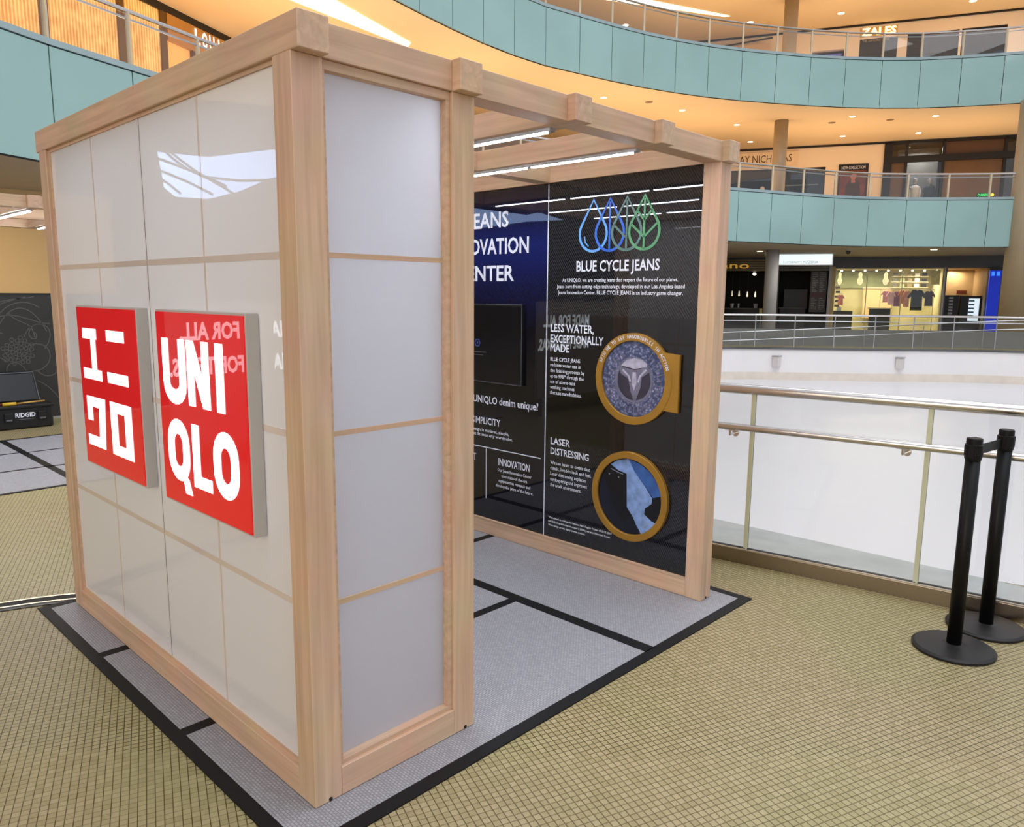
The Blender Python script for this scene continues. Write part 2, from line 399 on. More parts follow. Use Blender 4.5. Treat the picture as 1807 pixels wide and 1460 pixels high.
C2 = smooth(LEFT + [(11, 13.3), (15, 13.5), (19, 12.7), (21.3, 11.9), (23.1, 11.2), (24.65, 10.55), (26.3, 9.9), (27.7, 9.2), (28.75, 8.45), (29.57, 7.67), (30.85, 6.13), (31.85, 4.75), (32.2, 4.1)])
P3 = resample(C3, 1.385, (28.69, 9.91)); P2 = None
def arclen(C, p):
    i = min(range(len(C)), key=lambda i: (C[i] - Vector(p)).length); return sum((b - a).length for a, b in zip(C[:i + 1], C[1:i + 1]))
_l = arclen(C2, (29.57, 7.67)) - arclen(C2, (3.93, 11.62)); _st = _l / round(_l / 1.4); P2 = resample(C2, _st, (29.57, 7.67))

# ------------------------------------------------------------------ large structure
# rink opening and mall floor
near = [(3.5, 10.0), (3.3, 7.0), (3.4, 3.6), (3.6, 1.2), (3.716, .494), (3.8, -.263), (3.9, -1.06), (4.25, -3.0), (5.2, -6), (7.5, -10)]
far = [(13, -14.5), (20, -14.5), (26, -10), (28.8, -4), (28.3, 0), (27.3, 3.2), (26.1, 5.1), (24.55, 6.73), (23.1, 8.5), (21.37, 10.3), (18.5, 11.6), (14, 11.9), (9, 11.3), (5, 10.9)]
hole = near + far
outer = [(-45, -40), (48, -40), (48, 34), (-45, 34)]
tri = geometry.tessellate_polygon([[Vector((x, y, 0)) for x, y in outer], [Vector((x, y, 0)) for x, y in hole]])
mb = MB(); mb.v = [(x, y, 0) for x, y in outer + hole]; mb.f = [tuple(t) for t in tri]
floor = struct(mb.build('floor', FLOOR))
for f in floor.data.polygons:
    if f.normal.z < 0: floor.data.flip_normals(); break
mb = MB(); n = len(hole)
mb.prism([(x, y) for x, y in hole], -1.15, -1.05)
ice = struct(mb.build('floor', ICE)); ice.name = 'ice_floor'
ice['label'] = 'white ice of the sunken skating rink'
# boards round the rink
mb = MB()
hs = [Vector(p) for p in smooth(hole + [hole[0]], 4)]
for a, b in zip(hs, hs[1:]):
    mb.add([(a.x, a.y, -1.05), (b.x, b.y, -1.05), (b.x, b.y, .0), (a.x, a.y, .0)], [(0, 1, 2, 3)])
bd = struct(mb.build('wall_rink', BOARD))
# kick line of the far boards
fb = [Vector(p) for p in smooth(far[3:12], 6)]
cen = Vector((15, 0))
def inset(p, k): d = (cen - p).normalized(); return p + d * k
mb = MB()
for a, b in zip(fb, fb[1:]):
    a1, b1 = inset(a, .03), inset(b, .03)
    mb.add([(a1.x, a1.y, -1.05), (b1.x, b1.y, -1.05), (b1.x, b1.y, -.8), (a1.x, a1.y, -.8), (a.x, a.y, -.8), (b.x, b.y, -.8)], [(0, 1, 2, 3), (3, 2, 5, 4)])
struct(mb.build('trim_1', plain('kick_board', (226, 214, 200), .5)))
# cap of the far rink edge
mb = MB()
for a, b in zip(fb, fb[1:]):
    a1, b1 = inset(a, .05), inset(b, .05)
    mb.slab((a1.x, a1.y, -.06), (b1.x, b1.y, -.06), (b.x, b.y, -.06), (a.x, a.y, -.06), (0, 0, .075))
struct(mb.build('trim_2', plain('edge_cap', (92, 92, 92), .5)))

# gallery slabs: outline = curve + outer line
def slab_poly(C): return [(p.x, p.y) for p in C] + [(36, 2.5), (44, 2.5), (44, 30), (-4.6, 30)]
def down(C, k): return [p for i, p in enumerate(C) if i % k == 0 or i == len(C) - 1]
s2 = struct(MB().prism(slab_poly(down(C2, 3)), 3.5, 3.6).build('ceiling', L1SOFF))
s2b = struct(MB().prism(slab_poly(down(C2, 3)), 4.9, 5.0).build('floor', plain('gallery_floor', (150, 135, 110), .5)))
s3 = struct(MB().prism(slab_poly(down(C3, 3)), 8.6, 8.7).build('ceiling', CREAM))
s3b = struct(MB().prism(slab_poly(down(C3, 3)), 10.0, 10.1).build('floor', MATS['gallery_floor']))
s4 = struct(MB().prism(slab_poly(down(C3, 3)), 13.7, 13.9).build('ceiling', CREAM))

# back wall on the right, with shop openings
WD = Vector((4.5, -10.3)).normalized(); W0 = Vector((33.9, 16.7))
FW = Frame((W0.x, W0.y, 0), (WD.x, WD.y, 0), (WD.y, -WD.x, 0))     # u runs to the right, normal towards the atrium
def wall_open(name, F, u0, u1, z0, z1, holes, mat, th=.25):
    us = sorted({u0, u1, *[h[0] for h in holes], *[h[1] for h in holes]}); zs = sorted({z0, z1, *[h[2] for h in holes], *[h[3] for h in holes]})
    mb = MB()
    for a, b in zip(us, us[1:]):
        for c, d in zip(zs, zs[1:]):
            m, k = (a + b) / 2, (c + d) / 2
            if any(h[0] < m < h[1] and h[2] < k < h[3] for h in holes): continue
            F.rect(mb, a, b, c, d, -th, 0)
    return struct(mb.build(name, mat))
wall_open('wall_right', FW, -14, 14, 0, 3.5, [(-3, 1.5, 0, 2.86), (2.12, 4.32, 0, 2.86), (4.6, 9.14, .0, 2.98), (9.26, 10.88, 0, 2.98)], GREYW)
wall_open('wall_right', FW, -14, 14, 5.0, 8.6, [(-.5, 3.86, 5, 7.62), (6.3, 11.6, 5, 8.58)], CREAMW)
wall_open('wall_right', FW, -14, 14, 10.1, 13.7, [(4.92, 6.46, 10.1, 13.07), (6.85, 8.86, 10.1, 13.1), (8.95, 10.65, 10.1, 13.12), (2.9, 4.3, 10.1, 12.75)], CREAMW)
def alcove(u0, u1, z0, z1, depth, mat, fl=None):
    """shop interior shell behind an opening"""
    mb = MB()
    FW.rect(mb, u0 - .05, u1 + .05, z0, z1, -depth - .05, -depth)
    FW.rect(mb, u0 - .05, u0, z0, z1, -depth, -.25); FW.rect(mb, u1, u1 + .05, z0, z1, -depth, -.25)
    FW.rect(mb, u0, u1, z1, z1 + .05, -depth, -.25)
    return struct(mb.build('wall_shop', mat))
DARKIN = plain('dark_interior', (22, 20, 20), .6)
SHOPIN = plain('boutique_interior', (214, 206, 160), .6, amt=.12, scale=1.2)
BROWNIN = plain('brown_interior', (98, 72, 42), .5)
GREYIN = plain('grey_interior', (96, 96, 88), .5, amt=.2, scale=1.5)
alcove(-3, 1.5, 0, 2.86, 3, DARKIN); alcove(2.12, 4.32, 0, 2.86, 3, DARKIN)
alcove(4.6, 9.14, 0, 2.98, 3.5, SHOPIN); alcove(9.26, 10.88, 0, 2.98, 3, plain('arcade_wall', (196, 172, 130), .6))
alcove(-.5, 3.86, 5, 7.62, 3, GREYIN); alcove(6.3, 11.6, 5, 8.58, 2.5, BROWNIN)
alcove(4.92, 6.46, 10.1, 13.07, 2.5, GREYIN); alcove(6.85, 8.86, 10.1, 13.1, 2.5, GREYIN); alcove(8.95, 10.65, 10.1, 13.12, 2.5, GREYIN)
alcove(2.9, 4.3, 10.1, 12.75, 2.5, TAUPE)
# dark shadow reveals under the soffits
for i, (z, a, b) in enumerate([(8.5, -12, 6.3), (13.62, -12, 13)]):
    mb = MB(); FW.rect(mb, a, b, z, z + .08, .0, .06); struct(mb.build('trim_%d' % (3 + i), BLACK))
struct(MB().box(-42, 2.5, 6, 40, 16.5, 16.7).build('ceiling', MATS['far_wall'] if 'far_wall' in MATS else CREAM))  # unseen roof slab, added to cut sky light over the left back
# gallery wall on the left (gold) and ground floor wall
GD = Vector((2.55, 1.32)).normalized(); FG = Frame((7.02, 18.05, 0), (GD.x, GD.y, 0), (GD.y, -GD.x, 0))
mb = MB(); FG.rect(mb, -15, 22, 5, 8.6, -.3, -.12); struct(mb.build('wall_left', GOLDW))
mb = MB(); FG.rect(mb, -15, 22, 8.42, 8.6, -.1, .06); struct(mb.build('trim_5', BLACK))
box('wall_back', -4.6, 30, 15.0, 15.3, 0, 3.5, GOLDW)['kind'] = 'structure'
# far atrium wall beyond the left side with its tall glazed opening
a0, a1 = Vector((-2.0, 37.0)), Vector((-36.0, 15.0)); FD = (a1 - a0).normalized()
FF = Frame((a0.x, a0.y, 0), (FD.x, FD.y, 0), (FD.y, -FD.x, 0))
def azel(az, el, o=(0.0, .6, 1.9)):
    d = Vector((math.cos(math.radians(az)), math.sin(math.radians(az))))
    p = Vector(o[:2]); den = d.x * FD.y - d.y * FD.x
    t = ((a0.x - p.x) * FD.y - (a0.y - p.y) * FD.x) / den
    q = p + d * t; return ((q - a0).dot(FD), o[2] + t * math.tan(math.radians(el)))
opening = [azel(*p) for p in [(111.9, 6.9), (111.6, 9.3), (115, 9.2), (119.5, 10), (124, 9.6), (128, 8)]] + \
          [azel(az, el, (2.385, 1.7, 2.15)) for az, el in [(133, 6.2), (137.5, 5.7), (138.5, 5.9), (140.6, 5.3), (138.5, 5.2), (137.5, 5.15), (133, 4.5)]] + \
          [azel(*p) for p in [(124, 8.6), (119.4, 8.0), (117, 6.9), (114.8, 6.25), (112.6, 6.3)]]
ow = [(-8, -1), (46, -1), (46, 24), (-8, 24)]
tri = geometry.tessellate_polygon([[Vector((x, y, 0)) for x, y in ow], [Vector((x, y, 0)) for x, y in opening]])
mb = MB(); mb.v = [tuple(FF.p(x, y)) for x, y in ow + opening]; mb.f = [tuple(t) for t in tri]
struct(mb.build('wall_far', plain('far_wall', (140, 126, 110), .7)))
mb = MB()
for L in ([(11.7, 7.6), (12.3, 6.98), (12.85, 6.57), (13.49, 6.29), (14.81, 6.2), (16.6, 6.3)], [(11.9, 7.5), (12.25, 7.21), (12.7, 6.85), (13.28, 6.43), (14.35, 5.82), (15, 5.4)], [(11.5, 7.0), (11.93, 6.89), (13.07, 6.49), (14.35, 5.96)],
          [(11.5, 6.55), (11.94, 6.42), (12.83, 6.08), (13.79, 5.6)], [(11.7, 6.2), (12.05, 6.0), (12.54, 5.58)]):
    FF.ribbon(mb, L, .10, .1, .16)
struct(mb.build('window_1', plain('rib_grey', (120, 130, 142), .5)))
mb = MB(); FF.rect(mb, opening[0][0] - 4, opening[9][0] + 6, 0, 12, 1.5, 1.6); struct(mb.build('window_2', plain('daylit_roof_glass', (200, 215, 240), .4, emit=(176, 204, 255), es=3.7)))
mb = MB().slab((-36, 15, -1), (-24, -12, -1), (-24, -12, 16), (-36, 15, 16), (-.3, 0, 0)); struct(mb.build('wall_far', MATS['far_wall']))  # unseen side wall, added to block sky light flooding in from the left
# columns
def column(x, y, r, z0, z1, mat, label):
    o = MB().lathe(x, y, [(r, z0), (r, z1)], 28).build('column', mat, None, 0, True); return tag(o, label, 'column')
column(29.35, 12.55, .27, 5.0, 8.6, COLUMN, 'round taupe column in front of the lettered sign board on the middle gallery')
column(31.0, 13.2, .28, 10.1, 13.7, COLUMN, 'round taupe column under the top gallery ceiling')
column(28.75, 12.3, .26, 0, 3.5, COLGREY, 'pale grey round column between the two dark snack bars')
column(32.2, 4.33, .6, 0, 8.6, COLUMN, 'thick taupe column at the right end of the balcony and ground floor shops')
# ------------------------------------------------------------------ balconies
POSTM = plain('guard_post', (206, 188, 158), .5)
def balcony(name, label, P, z0, z1, zr, skip=()):
    t = thing(name, label, 'balcony', (P[0].x, P[0].y, z0))
    for i, (a, b) in enumerate(zip(P, P[1:])):
        d = (b - a).normalized(); nn = Vector((d.y, -d.x)) * .03; g = d * .012
        a2, b2 = a + g, b - g
        mb = MB().slab((a2.x, a2.y, z0), (b2.x, b2.y, z0), (b2.x, b2.y, z1), (a2.x, a2.y, z1), (nn.x, nn.y, 0)); mb.build('fascia_panel', TEAL, t)
        gp = MB().slab((a2.x, a2.y, z1 + .1), (b2.x, b2.y, z1 + .1), (b2.x, b2.y, zr - .05), (a2.x, a2.y, zr - .05), (nn.x * .4, nn.y * .4, 0)); gp.build('glass_pane', CLEAR, t)
    for a in P:
        MB().tube([(a.x, a.y, z1 + .02), (a.x, a.y, zr)], .042, 4).build('post', POSTM, t)
    mb = MB(); ml = MB()
    for a, b in zip(P, P[1:]):
        d = (b - a).normalized(); nn = Vector((d.y, -d.x))
        i_ = -nn * .12; o_ = nn * .05
        mb.slab((a.x + i_.x, a.y + i_.y, z1 + .02), (b.x + i_.x, b.y + i_.y, z1 + .02), (b.x + o_.x, b.y + o_.y, z1 + .02), (a.x + o_.x, a.y + o_.y, z1 + .02), (0, 0, .09))
        k = -nn * .03
        ml.slab((a.x + k.x, a.y + k.y, z0 - .02), (b.x + k.x, b.y + k.y, z0 - .02), (b.x + k.x, b.y + k.y, z1 + .03), (a.x + k.x, a.y + k.y, z1 + .03), (nn.x * .02, nn.y * .02, 0))
    mb.build('fascia_cap', TEALCAP, t); ml.build('backing_strip', DARKLINE, t)
    MB().tube([(p.x, p.y, zr) for p in P], .035, 8).build('handrail', STEEL, t)
    MB().tube([(p.x, p.y, zr - .12) for p in P], .018, 6).build('glass_rail', ALU, t)
    return t
balcony('balcony', 'middle gallery balcony of teal glass panels with clear guard and steel rail', P2, 3.5, 5.15, 6.08)
balcony('balcony', 'topmost curved balcony of teal glass panels with clear guard and steel rail', P3, 8.6, 10.25, 11.2)

# ------------------------------------------------------------------ soffit lights
def downlight(x, y, z, label, r=.11):
    t = thing('downlight', label, 'ceiling light', (x, y, z), 'recessed downlights in the peach soffits')
    mb = MB(); o = []
    MB().lathe(x, y, [(r * 1.3, z - .012), (r * 1.3, z - .002)], 20).build('trim_ring', CREAM, t)
    MB().lathe(x, y, [(r, z - .02), (r, z - .011)], 20).build('lens', LAMP, t)
for x, y, lb in [(21.66, 15.61, 'small downlight in the peach soffit above the third roof rafter'), (25.14, 14.53, 'small downlight in the peach soffit above the fourth roof rafter'),
                 (28.81, 14.22, 'small downlight just above the booth corner post at the right'), (32.44, 15.46, 'small downlight left of the taupe column, close to the lettered board'),
                 (30.4, 10.17, 'small downlight near the balcony edge, right of the taupe column'), (33.92, 11.88, 'small downlight over the cream wall with the poster'),
                 (32.41, 7.77, 'rightmost small downlight near the edge of the peach soffit'), (35.32, 9.23, 'small downlight over the black framed upper shopfront')]:
    downlight(x, y, 8.6, lb)
for x, y, lb in [(33.82, 12.29, 'small downlight in the top ceiling, right of the taupe column'), (36.03, 7.8, 'small downlight in the top ceiling at the upper right edge of the picture'),
                 (28.79, 19.96, 'small downlight seen through the top guard, left end'), (32.23, 15.67, 'small downlight low in the top ceiling, left of the taupe column')]:
    downlight(x, y, 13.7, lb, .13)
for x, y, lb in [(29.26, 13.11, 'flat downlight in the grey soffit left of the lit white sign'), (31.92, 7.26, 'flat downlight in the grey soffit above the dark grey shop wall')]:
    downlight(x, y, 3.5, lb, .12)
for x, y, lb in [(23.28, 14.78, 'small grey speaker grille in the peach soffit near the booth roof'), (31.0, 11.2, 'small grey speaker grille in the peach soffit right of the column'), (32.0, 9.3, 'small grey speaker grille in the peach soffit toward the right')]:
    o = MB().lathe(x, y, [(.14, 8.585), (.14, 8.597)], 18).build('ceiling_grille', MATS['soffit_cream'] if False else TAUPE); tag(o, lb, 'ceiling grille')
o = MB().slab((9.0, 15.5, 8.57), (9.99, 14.8, 8.57), (13.2, 15.94, 8.57), (13.35, 16.25, 8.57), (0, 0, .028)).build('cove_light', COVE); tag(o, 'long bright cove light in the peach soffit above the booth roof', 'ceiling light')
o = MB().slab((25.5, 18.9, 13.67), (26.0, 17.9, 13.67), (30.9, 15.95, 13.67), (30.8, 16.15, 13.67), (0, 0, .028)).build('cove_light', COVE); tag(o, 'thin curved cove light in the top ceiling', 'ceiling light')
o = thing('dome_camera', 'small dark dome camera under the grey soffit, right of the white sign', 'camera', (30.3, 9.9, 3.5))
MB().lathe(30.3, 9.9, [(.12, 3.44), (.12, 3.5)], 16).build('mount', COLGREY, o)
MB().lathe(30.3, 9.9, [(.02, 3.32), (.07, 3.35), (.09, 3.44)], 16).build('dome', BLACK, o, 0, True)
#---PART2---
# ------------------------------------------------------------------ the booth
p, W, D, H1, H2, q, hb = .1006, 2.4715, 2.3379, 2.30, 2.3989, .04, .105
RX = [0, .5926, 1.1817, 1.7758, W - p]
booth = thing('exhibition_booth', 'open maple timber booth with white panels standing on grey woven mats', 'booth', (0, 0, .006))
Z0 = .006
B = .0022
def post(x, y):
    o = box('post', x, x + p, y, y + p, Z0, H1, WZ, booth, B)
    MB().tube([(x + p * .55, y - .0015, .014), (x + p * .55, y + .01, .014)], .007, 8).build('levelling_foot', BLACK, o)
for x, y in [(0, 0), (RX[1], 0), (RX[4], 0), (0, D - p), (RX[4], D - p)]: post(x, y)
for x in RX: box('rafter', x, x + p, -q, D + q, H1, H2, WY, booth, B)
for a, b in zip(RX, RX[1:]):
    for y in (0.0, 1.131, D - p): box('crossbeam', a + p, b, y, y + p, H1 + .001, H2 - .002, WX, booth, .0015)
box('base_rail', 0, p, p, D - p, Z0, hb, WY, booth, B)
box('base_rail', p, RX[1], 0, p, Z0, hb, WX, booth, B)
box('base_rail', W - p, W, p, D - p, Z0, hb, WY, booth, B)
# left wall: frame moulding, two acrylic sheets with timber bars behind
y0, y1 = p, D - p
mb = MB()
mb.box(.014, .03, y0, y1, hb, hb + .014); mb.box(.014, .03, y0, y1, H1 - .014, H1)
mb.box(.014, .03, y0, y0 + .014, hb + .014, H1 - .014); mb.box(.014, .03, y1 - .014, y1, hb + .014, H1 - .014)
mb.build('frame_moulding', WY, booth)
ym = 1.142
for a, b, yb in ((y0, ym - .002, .636), (ym + .002, y1, 1.672)):
    pn = MB().add([(.02, a, hb), (.02, b, hb), (.02, b, H1), (.02, a, H1)], [(3, 2, 1, 0)]).build('acrylic_panel', ACRYL, booth)
    for z in (.665, 1.21, 1.75):
        for c, d in ((a, yb - .006), (yb + .006, b)): box('lattice_bar', .0185, .0203, c, d, z - .011, z + .011, ACRYLBAR, pn)
    box('lattice_bar', .0186, .0204, yb - .006, yb + .006, hb, H1, ACRYLBAR, pn)
box('panel_seam', .021, .03, ym - .004, ym + .004, hb, H1, DARKLINE, booth)
# front shoji window
wf = MB(); X0, X1 = p, RX[1]
wf.box(X0, X1, .012, .05, hb, hb + .016); wf.box(X0, X1, .012, .05, H1 - .028, H1)
wf.box(X0, X0 + .014, .012, .05, hb + .016, H1 - .028); wf.box(X1 - .016, X1, .012, .05, hb + .016, H1 - .028)
sw = wf.build('window_frame', WX, booth, .001)
MB().add([(X0 + .01, .042, hb + .01), (X1 - .01, .042, hb + .01), (X1 - .01, .042, H1 - .02), (X0 + .01, .042, H1 - .02)], [(0, 1, 2, 3)]).build('frosted_pane', FROST, booth)
for z in (.655, 1.206, 1.753): box('lattice_bar', X0 + .014, X1 - .016, .034, .040, z - .008, z + .008, WX, sw)
# right wall graphics
XR = 2.385
FR = Frame((XR, 0, 0), (0, -1, 0), (-1, 0, 0))        # a = -y
gw = [box('graphic_panel', XR, XR + .02, p + .002, 1.146, hb, H1 - .005, G_BLACK, booth), box('graphic_panel', XR, XR + .02, 1.152, D - p, hb, H1 - .005, G_BLUE, booth)]
gw[0]['label'] = 'black denim print panel with drop symbols'; gw[1]['label'] = 'blue denim print panel with large white title'
box('panel_edge', XR - .002, XR + .01, 1.146, 1.152, hb, H1 - .005, PRINTW, booth)
box('panel_edge', XR - .003, XR + .01, p - .001, p + .004, hb, H1 - .02, PRINTW, booth)
mb = MB(); mb.box(W - p - .004, W - p + .02, p, D - p, hb, hb + .008); mb.build('frame_moulding', WY, booth)
box('back_panel', XR + .03, XR + .06, p, D - p, hb, H1, WY, booth)
T = lambda s, y, z, cap, yr=None, al='L', par=1, bold=.012, name='lettering', mat=PRINTW: build_flat(
    text(FR, MB(), s, -y, z, cap, (abs(y - yr) if yr is not None else None), al, bold, .0012), name, mat, gw[par])
def TC(s, yc, z, cap, wd, par, bold=.012): build_flat(text(FR, MB(), s, -yc, z, cap, wd, 'C', bold, .0012), 'lettering', PRINTW, gw[par])
TC('JEANS', 1.672, 2.066, .094, .375, 1, .02); TC('INNOVATION', 1.68, 1.899, .095, .745, 1, .02); TC('CENTER', 1.700, 1.727, .094, .535, 1, .02)
TC('What makes UNIQLO denim unique?', 1.675, .914, .046, .93, 1, .018)
TC('SIMPLICITY', 1.684, .768, .044, .275, 1, .018)
TC('Our design is minimal, simple,', 1.68, .716, .02, .43, 1); TC('jeans that fit into any wardrobe.', 1.68, .684, .02, .50, 1)
TC('INNOVATION', 1.42, .505, .047, .285, 1, .018); TC('COMMITMENT', 1.93, .505, .047, .30, 1, .018)
for i, (s, wd) in enumerate([('Our Jeans Innovation Center', .31), ('uses state-of-the-art', .235), ('equipment to research and', .29), ('develop the jeans of the future.', .34)]):
    TC(s, 1.415, .462 - i * .036, .02, wd, 1)
TC('BLUE CYCLE JEANS', .636, 1.777, .058, .575, 0, .02)
for i, (s, wd) in enumerate([('At UNIQLO, we are creating jeans that respect the future of our planet.', .80), ('Jeans born from cutting-edge technology, developed in our Los Angeles-based', .885), ('Jeans Innovation Center. BLUE CYCLE JEANS is an industry game changer.', .865)]):
    TC(s, .63, 1.716 - i * .036, .021, wd, 0)
T('LESS WATER,', 1.116, 1.417, .046, .783, par=0, bold=.018); T('EXCEPTIONALLY', 1.116, 1.352, .046, .71, par=0, bold=.018); T('MADE', 1.116, 1.296, .046, .965, par=0, bold=.018)
for i, (s, wd) in enumerate([('BLUE CYCLE JEANS', .235), ('reduces water use in', .24), ('the finishing process by', .27), ('up to 99%* through the', .265), ('use of ozone-mist', .2), ('washing machines', .195), ('that use nanobubbles.', .25)]):
    T(s, 1.114, 1.238 - i * .0345, .0215, 1.114 - wd, par=0)
T('LASER', 1.101, .717, .041, .945, par=0, bold=.018); T('DISTRESSING', 1.101, .653, .041, .796, par=0, bold=.018)
for i, (s, wd) in enumerate([('We use lasers to create that', .315), ('classic, lived-in look and feel.', .325), ('Laser distressing replaces', .285), ('sandpapering and improves', .295), ('the work environment.', .25)]):
    T(s, 1.1, .590 - i * .036, .0215, 1.1 - wd, par=0)
for i, (s, wd) in enumerate([("*This is based on a comparison between Men's Regular Fit Jeans 69 BLUE (2017", .5), ('and 2018) using technology developed in 2018 by our Jeans Innovation Center.', .49), ('Water savings can vary slightly between products.', .3)]):
    T(s, 1.11, .236 - i * .0245, .0115, 1.11 - wd, par=0, bold=.02)
mb = MB(); FR.rect(mb, -2.18, -1.184, .606, .612, 0, .001); mb.build('divider_line', PRINTW, gw[1])
mb = MB(); FR.rect(mb, -1.684, -1.678, .253, .6, 0, .001); mb.build('divider_line', PRINTW, gw[1])
# four drop and leaf outlines
def drop_outline(cy, zb, zt, hw, n=20):
    """teardrop: round bottom, pointed top. a = -y"""
    r = hw; zc = zb + r * 1.02; pts = []
    a0 = math.radians(28)
    for k in range(n + 1):
        an = PI - a0 + (PI + 2 * a0) * k / n
        pts.append((-cy + r * math.cos(an), zc + r * math.sin(an)))
    pts.append((-cy, zt)); return pts
dcol = [('drop_light_blue', (96, 160, 236)), ('drop_blue', (40, 98, 206)), ('leaf_grey_green', (84, 116, 112)), ('leaf_green', (84, 150, 104))]
for i, cy in enumerate([.806, .688, .572, .455]):
    mt = plain(dcol[i][0], dcol[i][1], .4); mb = MB()
    dz = .0008 * i
    FR.ribbon(mb, drop_outline(cy, 1.888, 2.178, .098), .015, .0005, .0012 + dz, closed=True)
    if i >= 1: FR.ribbon(mb, [(-cy, 1.89), (-cy, 2.16)], .012, .0005, .0012 + dz)
    if i >= 2: FR.ribbon(mb, [(-cy - .088, 2.03), (-cy, 1.955)], .012, .0005, .0012 + dz)
    if i >= 3:
        FR.ribbon(mb, [(-cy + .088, 2.03), (-cy, 1.955)], .012, .0005, .0012 + dz)
        FR.ribbon(mb, [(-cy - .05, 2.10), (-cy, 2.045)], .012, .0005, .0012 + dz); FR.ribbon(mb, [(-cy + .05, 2.10), (-cy, 2.045)], .012, .0005, .0012 + dz)
    if i == 0: FR.ribbon(mb, [(-cy - .062, 1.975), (-cy - .055, 1.94), (-cy - .03, 1.918)], .008, .0005, .0012)
    mb.build('drop_symbol' if i < 2 else 'leaf_symbol', mt, gw[0])
# LED strips under the rafters
for x in RX[1:4]:
    ls = MB().box(x + .034, x + .068, .12, 2.2, H1 - .014, H1).build('light_strip', ALU, booth)
    for a, b in ((.15, .775), (.815, 1.44), (1.5, 2.16)): box('led_tube', x + .043, x + .059, a, b, H1 - .018, H1 - .012, TUBE, ls)
# display screen and brass portholes fixed to the graphic wall
sc = thing('display_screen', 'large dark wall screen below the white title on the blue panel', 'screen', (XR - .03, 1.675, 1.3))
mb = MB(); FR.rect(mb, -2.01, -1.34, 1.06, 1.575, .0, .022); mb.build('housing', BLACK, sc)
mb = MB(); FR.rect(mb, -2.0, -1.35, 1.07, 1.565, .0221, .0235); mb.build('glass', SCREEN, sc)
mb = MB(); FR.ribbon(mb, [(-2.01, 1.06), (-1.34, 1.06), (-1.34, 1.575), (-2.01, 1.575)], .004, .022, .0243, True); mb.build('bezel_edge', BORDERG, sc)
mb = MB(); FR.ring(mb, (-1.745, 1.318), .02, .03, .0235, .024, 6); FR.disc(mb, (-1.745, 1.318), .01, .0235, .024, 6); mb.build('logo', plain('dim_blue', (44, 62, 120), .4), sc)
mb = MB(); FR.rect(mb, -1.83, -1.66, 1.255, 1.262, .0235, .024); FR.rect(mb, -1.80, -1.69, 1.236, 1.241, .0235, .024); mb.build('caption', plain('dim_grey', (70, 70, 74), .4), sc)

def disc_tex(name):
    """stamped drum image printed on the disc"""
    m, nt, lk, b = newmat(name)
    g = nt.new('ShaderNodeNewGeometry'); mp = nt.new('ShaderNodeMapping'); mp.inputs['Location'].default_value = (-XR, -.487, -1.176)
    lk.new(g.outputs['Position'], mp.inputs['Vector'])
    sp = nt.new('ShaderNodeSeparateXYZ'); lk.new(mp.outputs[0], sp.inputs[0])
    at = nt.new('ShaderNodeMath'); at.operation = 'ARCTAN2'; lk.new(sp.outputs['Z'], at.inputs[0]); lk.new(sp.outputs['Y'], at.inputs[1])
    ln = nt.new('ShaderNodeVectorMath'); ln.operation = 'LENGTH'
    cb = nt.new('ShaderNodeCombineXYZ'); lk.new(sp.outputs['Y'], cb.inputs[0]); lk.new(sp.outputs['Z'], cb.inputs[1]); lk.new(cb.outputs[0], ln.inputs[0])
    pc = nt.new('ShaderNodeCombineXYZ'); m1 = nt.new('ShaderNodeMath'); m1.operation = 'MULTIPLY'; m1.inputs[1].default_value = 8
    m2 = nt.new('ShaderNodeMath'); m2.operation = 'MULTIPLY'; m2.inputs[1].default_value = 60
    lk.new(at.outputs[0], m1.inputs[0]); lk.new(ln.outputs['Value'], m2.inputs[0]); lk.new(m1.outputs[0], pc.inputs[0]); lk.new(m2.outputs[0], pc.inputs[1])
    v = nt.new('ShaderNodeTexVoronoi'); v.inputs['Scale'].default_value = 1.1; lk.new(pc.outputs[0], v.inputs['Vector'])
    r = nt.new('ShaderNodeValToRGB'); e = r.color_ramp.elements; e[0].color = (*lin((205, 205, 225)), 1); e[1].color = (*lin((78, 86, 112)), 1)
    e[0].position = .1; e[1].position = .75; x = e.new(.4); x.color = (*lin((120, 122, 156)), 1)
    lk.new(v.outputs['Distance'], r.inputs[0])
    n = nt.new('ShaderNodeTexNoise'); n.inputs['Scale'].default_value = 9; lk.new(g.outputs['Position'], n.inputs['Vector'])
    r2 = nt.new('ShaderNodeValToRGB'); r2.color_ramp.elements[0].color = (*lin((110, 140, 175)), 1); r2.color_ramp.elements[1].color = (*lin((225, 222, 232)), 1)
    r2.color_ramp.elements[0].position = .35; r2.color_ramp.elements[1].position = .6; lk.new(n.outputs['Fac'], r2.inputs[0])
    mx = nt.new('ShaderNodeMix'); mx.data_type = 'RGBA'; mx.blend_type = 'MULTIPLY'; mx.inputs[0].default_value = .8
    lk.new(r.outputs[0], mx.inputs[6]); lk.new(r2.outputs[0], mx.inputs[7]); lk.new(mx.outputs[2], b.inputs['Base Color'])
    b.inputs['Roughness'].default_value = .3
    return m
c1 = (-.487, 1.176)
d1 = thing('spinning_porthole', 'gold ringed disc with drum picture and side tab, above the other disc', 'wall disc', (XR - .02, .49, 1.176))
mb = MB(); FR.disc(mb, c1, .225, .002, .012); mb.build('drum_picture', disc_tex('drum_print'), d1)
mb = MB(); FR.ring(mb, c1, .214, .258, .0, .024, 64); mb.build('ring', GOLDMET, d1, .002)
mb = MB(); FR.poly(mb, [(-.305, 1.02), (-.188, 1.015), (-.188, 1.328), (-.305, 1.338), (-.262, 1.25), (-.247, 1.176), (-.262, 1.1)], .001, .021); mb.build('side_tab', GOLDMET, d1, .002)
DR = lambda pts: [(-a, b) for a, b in pts]
